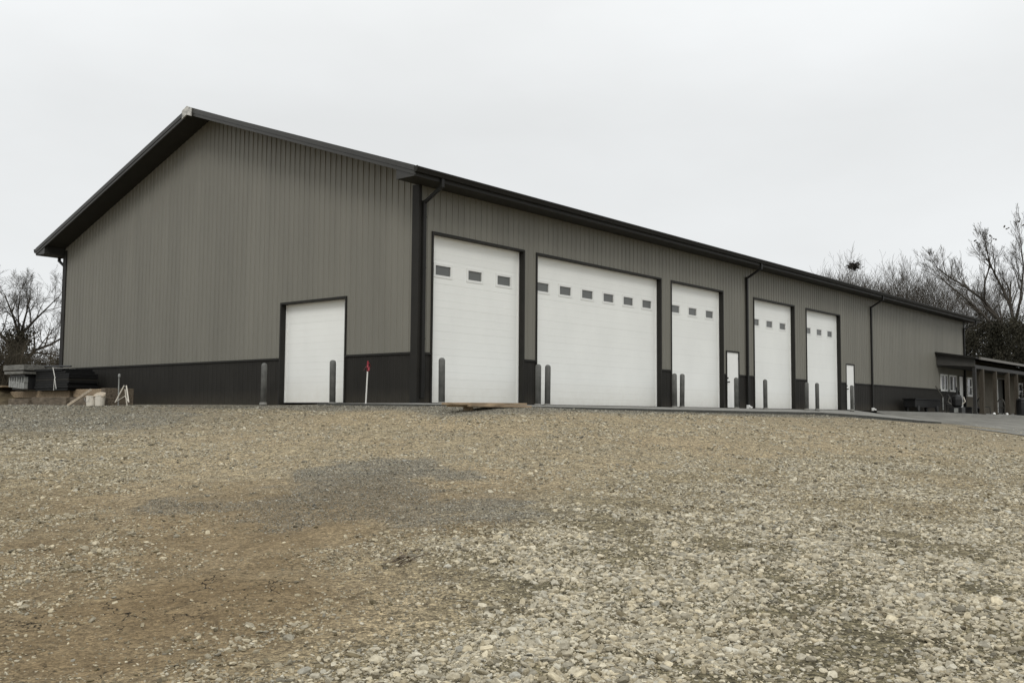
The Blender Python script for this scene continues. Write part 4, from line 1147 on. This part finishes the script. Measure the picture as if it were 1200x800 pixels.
for (lx, lz) in ((-3.6, 16.2), (-3.4, 16.0), (-2.4, 16.6), (-1.2, 17.2), (-1.0, 17.0), (-.2, 17.6), (.2, 17.3), (-2.0, 16.2)):
    for k in range(3):
        x = lx + rl.gauss(0, .07); y = rl.gauss(0, .2); z = lz + rl.gauss(0, .06)
        lf.add([(x, y, z), (x + .12, y + .05, z + .05), (x + .15, y, z - .06), (x + .02, y - .05, z - .10)], [(0, 1, 2, 3)])
lo = lf.build('last_leaves', M['bark']); lo.parent = [o for o in bpy.data.objects if o.name.startswith('bare_tree') and 'leaning limbs' in o.get('label', '')][0]
nb = MB(); rn = random.Random(9)
for k in range(260):
    c = Vector((rn.gauss(0, .30), rn.gauss(0, .30), rn.gauss(0, .20))); d = Vector((rn.gauss(0, 1), rn.gauss(0, 1), rn.gauss(0, .35))).normalized() * rn.uniform(.2, .5)
    nb.tube([c - d / 2, c + d / 2], .03, 3, False)
nest = nb.build('nest', M['nest']); nest.location = (88.6, 22.6, 16.0); tag(nest, 'dark leafy nest high in the bare tree behind the roof', 'nest')

def cedar(seed, H, Rb, n=14000, shape=1.0):
    rg_ = np.random.default_rng(seed)
    # clumps through the crown, each a burst of small leaf-sized faces
    nc = 150
    h = rg_.random(nc) ** .85 * .97 + .02
    prof = Rb * np.minimum(1, (1 - h) * 1.5 + .05) ** shape * (.75 + .5 * rg_.random(nc))
    a = rg_.random(nc) * 6.283; rr = prof * np.sqrt(rg_.random(nc) * .8 + .2)
    cc = np.c_[rr * np.cos(a), rr * np.sin(a), h * H]
    k = rg_.integers(0, nc, n)
    p = cc[k] + rg_.normal(0, 1, (n, 3)) * np.array([.30, .30, .36]) * Rb * .42
    d1 = rg_.normal(0, 1, (n, 3)); d1 /= np.linalg.norm(d1, axis=1)[:, None]
    d2 = np.cross(d1, rg_.normal(0, 1, (n, 3))); d2 /= np.linalg.norm(d2, axis=1)[:, None]
    s = rg_.uniform(.03, .095, (n, 1)) * (H / 7)
    q = np.stack([p - d1 * s, p + d2 * s * .45, p + d1 * s, p - d2 * s * .45], 1).reshape(-1, 3)
    q[:, 2] = np.maximum(q[:, 2], .05)
    me = bpy.data.meshes.new('crown'); me.from_pydata(q.tolist(), [], np.arange(4 * n).reshape(-1, 4).tolist()); me.materials.append(M['cedar']); me.update()
    T = MB(); T.tube([(0, 0, -.3), (.05, 0, H * .4), (0, .06, H * .9)], [.16, .11, .03], 7)
    for i in range(14):
        z = H * rg_.uniform(.15, .8); b_ = rg_.random() * 6.283; l = Rb * (1 - z / H) * .9
        T.tube([(0, 0, z), (math.cos(b_) * l * .5, math.sin(b_) * l * .5, z + .1), (math.cos(b_) * l, math.sin(b_) * l, z + .4)], [.04, .03, .01], 4)
    return T.mesh('trunk', M['bark'], True), me
for i in range(3): TREEMESH['cedar%d' % i] = cedar(40 + i, 7.0 + i * .4, (2.0, 2.5, 1.7)[i], shape=(.8, .6, 1.0)[i])
def place_cedar(k, x, y, z, lb, grp, rz, sc):
    r = thing('evergreen_tree', lb, 'tree', (x, y, z), grp, rz); r.scale = (sc, sc, sc)
    for nm, me in zip(('trunk', 'crown'), TREEMESH['cedar%d' % k]):
        o = bpy.data.objects.new(nm, me); COL.objects.link(o); o.parent = r
# ivy round the fork of the spreading tree
ivr = np.random.default_rng(77); n_ = 7000
ic = np.c_[ivr.normal(-.1, .42, 60), ivr.normal(0, .4, 60), ivr.uniform(2.2, 8.2, 60)]
kk = ivr.integers(0, 60, n_); pp = ic[kk] + ivr.normal(0, .36, (n_, 3))
d1 = ivr.normal(0, 1, (n_, 3)); d1 /= np.linalg.norm(d1, axis=1)[:, None]
d2 = np.cross(d1, ivr.normal(0, 1, (n_, 3))); d2 /= np.linalg.norm(d2, axis=1)[:, None]; sv = ivr.uniform(.05, .12, (n_, 1))
ivm = bpy.data.meshes.new('ivy'); ivm.from_pydata(np.stack([pp - d1 * sv, pp + d2 * sv * .7, pp + d1 * sv, pp - d2 * sv * .7], 1).reshape(-1, 3).tolist(), [], np.arange(4 * n_).reshape(-1, 4).tolist()); ivm.materials.append(M['cedar'])
ivo = bpy.data.objects.new('ivy', ivm); COL.objects.link(ivo); ivo.parent = [o for o in bpy.data.objects if o.name == 'bare_tree'][0]
for i, (x, y, sc, lb) in enumerate([(8.4, 43.0, .55, 'dark evergreen in front of the spreading bare tree'), (9.9, 42.3, .42, 'small dark evergreen behind the leaning limb at the left'), (8.3, 38.7, .52, 'low dark evergreen shrub beside the gable corner'), (9.9, 40.2, .55, 'low dark evergreen mostly behind the gable corner')]):
    place_cedar(2, x, y, Z0, lb, 'dark evergreens at the left', i * 2.0, sc)
CR = ['dark evergreen just past the far corner of the shop', 'dark evergreen second from the shop corner', 'tall dark evergreen below the limbs of the vase shaped tree', 'dark evergreen behind the porch gutter, midway', 'dark evergreen over the tan posts', 'dark evergreen at the right edge']
for i, (x, y, sc) in enumerate([(63.8, 4.2, 1.08), (69.9, 4.8, 1.22), (63.4, 2.2, 1.08), (68.4, 2.2, 1.28), (62.8, .1, 1.12), (68.7, -.1, 1.2)]):
    place_cedar(i % 3, x, y, -1.6, CR[i], 'dark evergreens past the porch', i * 1.3, sc)

def scrub(name, pts, hmax, n, seed, lb, r=.018):
    rg_ = random.Random(seed); mb = MB()
    for k in range(n):
        i = rg_.randrange(len(pts) - 1); f = rg_.random()
        x = pts[i][0] * (1 - f) + pts[i + 1][0] * f + rg_.gauss(0, 1.6); y = pts[i][1] * (1 - f) + pts[i + 1][1] * f + rg_.gauss(0, 1.6)
        h = hmax * rg_.uniform(.25, 1) * (.75 + .5 * float(vnoise(x, y, 4, 3)))
        z = Z0 - .1; d = Vector((rg_.gauss(0, .28), rg_.gauss(0, .28), 1)).normalized()
        p0 = Vector((x, y, z)); p1 = p0 + d * h * .5; p2 = p1 + (d + Vector((rg_.gauss(0, .25), rg_.gauss(0, .25), 0))).normalized() * h * .5
        mb.tube([p0, p1, p2], [r * 1.6, r * 1.1, r * .5], 3, False)
        for q in range(5):
            f2 = rg_.uniform(.25, 1); b_ = p0.lerp(p1, f2 * 2) if f2 < .5 else p1.lerp(p2, f2 * 2 - 1)
            e = b_ + Vector((rg_.gauss(0, .5), rg_.gauss(0, .5), rg_.uniform(.1, .7))) * h * .22
            mb.tube([b_, e], [r * .8, r * .35], 3, False)
    o = mb.build(name, M['scrub']); tag(o, lb, 'brush', kind='stuff'); return o
scrub('brush_thicket', [(6, 43.5), (7.5, 41.5), (8.5, 39), (9.5, 38)], 6.6, 2600, 3, 'tangled dark leafless brush behind the gable corner at the left')
scrub('brush_thicket', [(60, 10), (72, 4), (70, -4), (72, -14)], 3.4, 1100, 4, 'tangled dark leafless brush beyond the porch at the right', .022)
# far wood along the horizon, a mass of stems
fw = []
for a in np.linspace(-2.2, 4.0, 60): fw.append((20 + 190 * math.sin(a), 170 * math.cos(a)))
scrub('far_wood', fw, 9, 2600, 6, 'distant leafless wood along the horizon', .07)
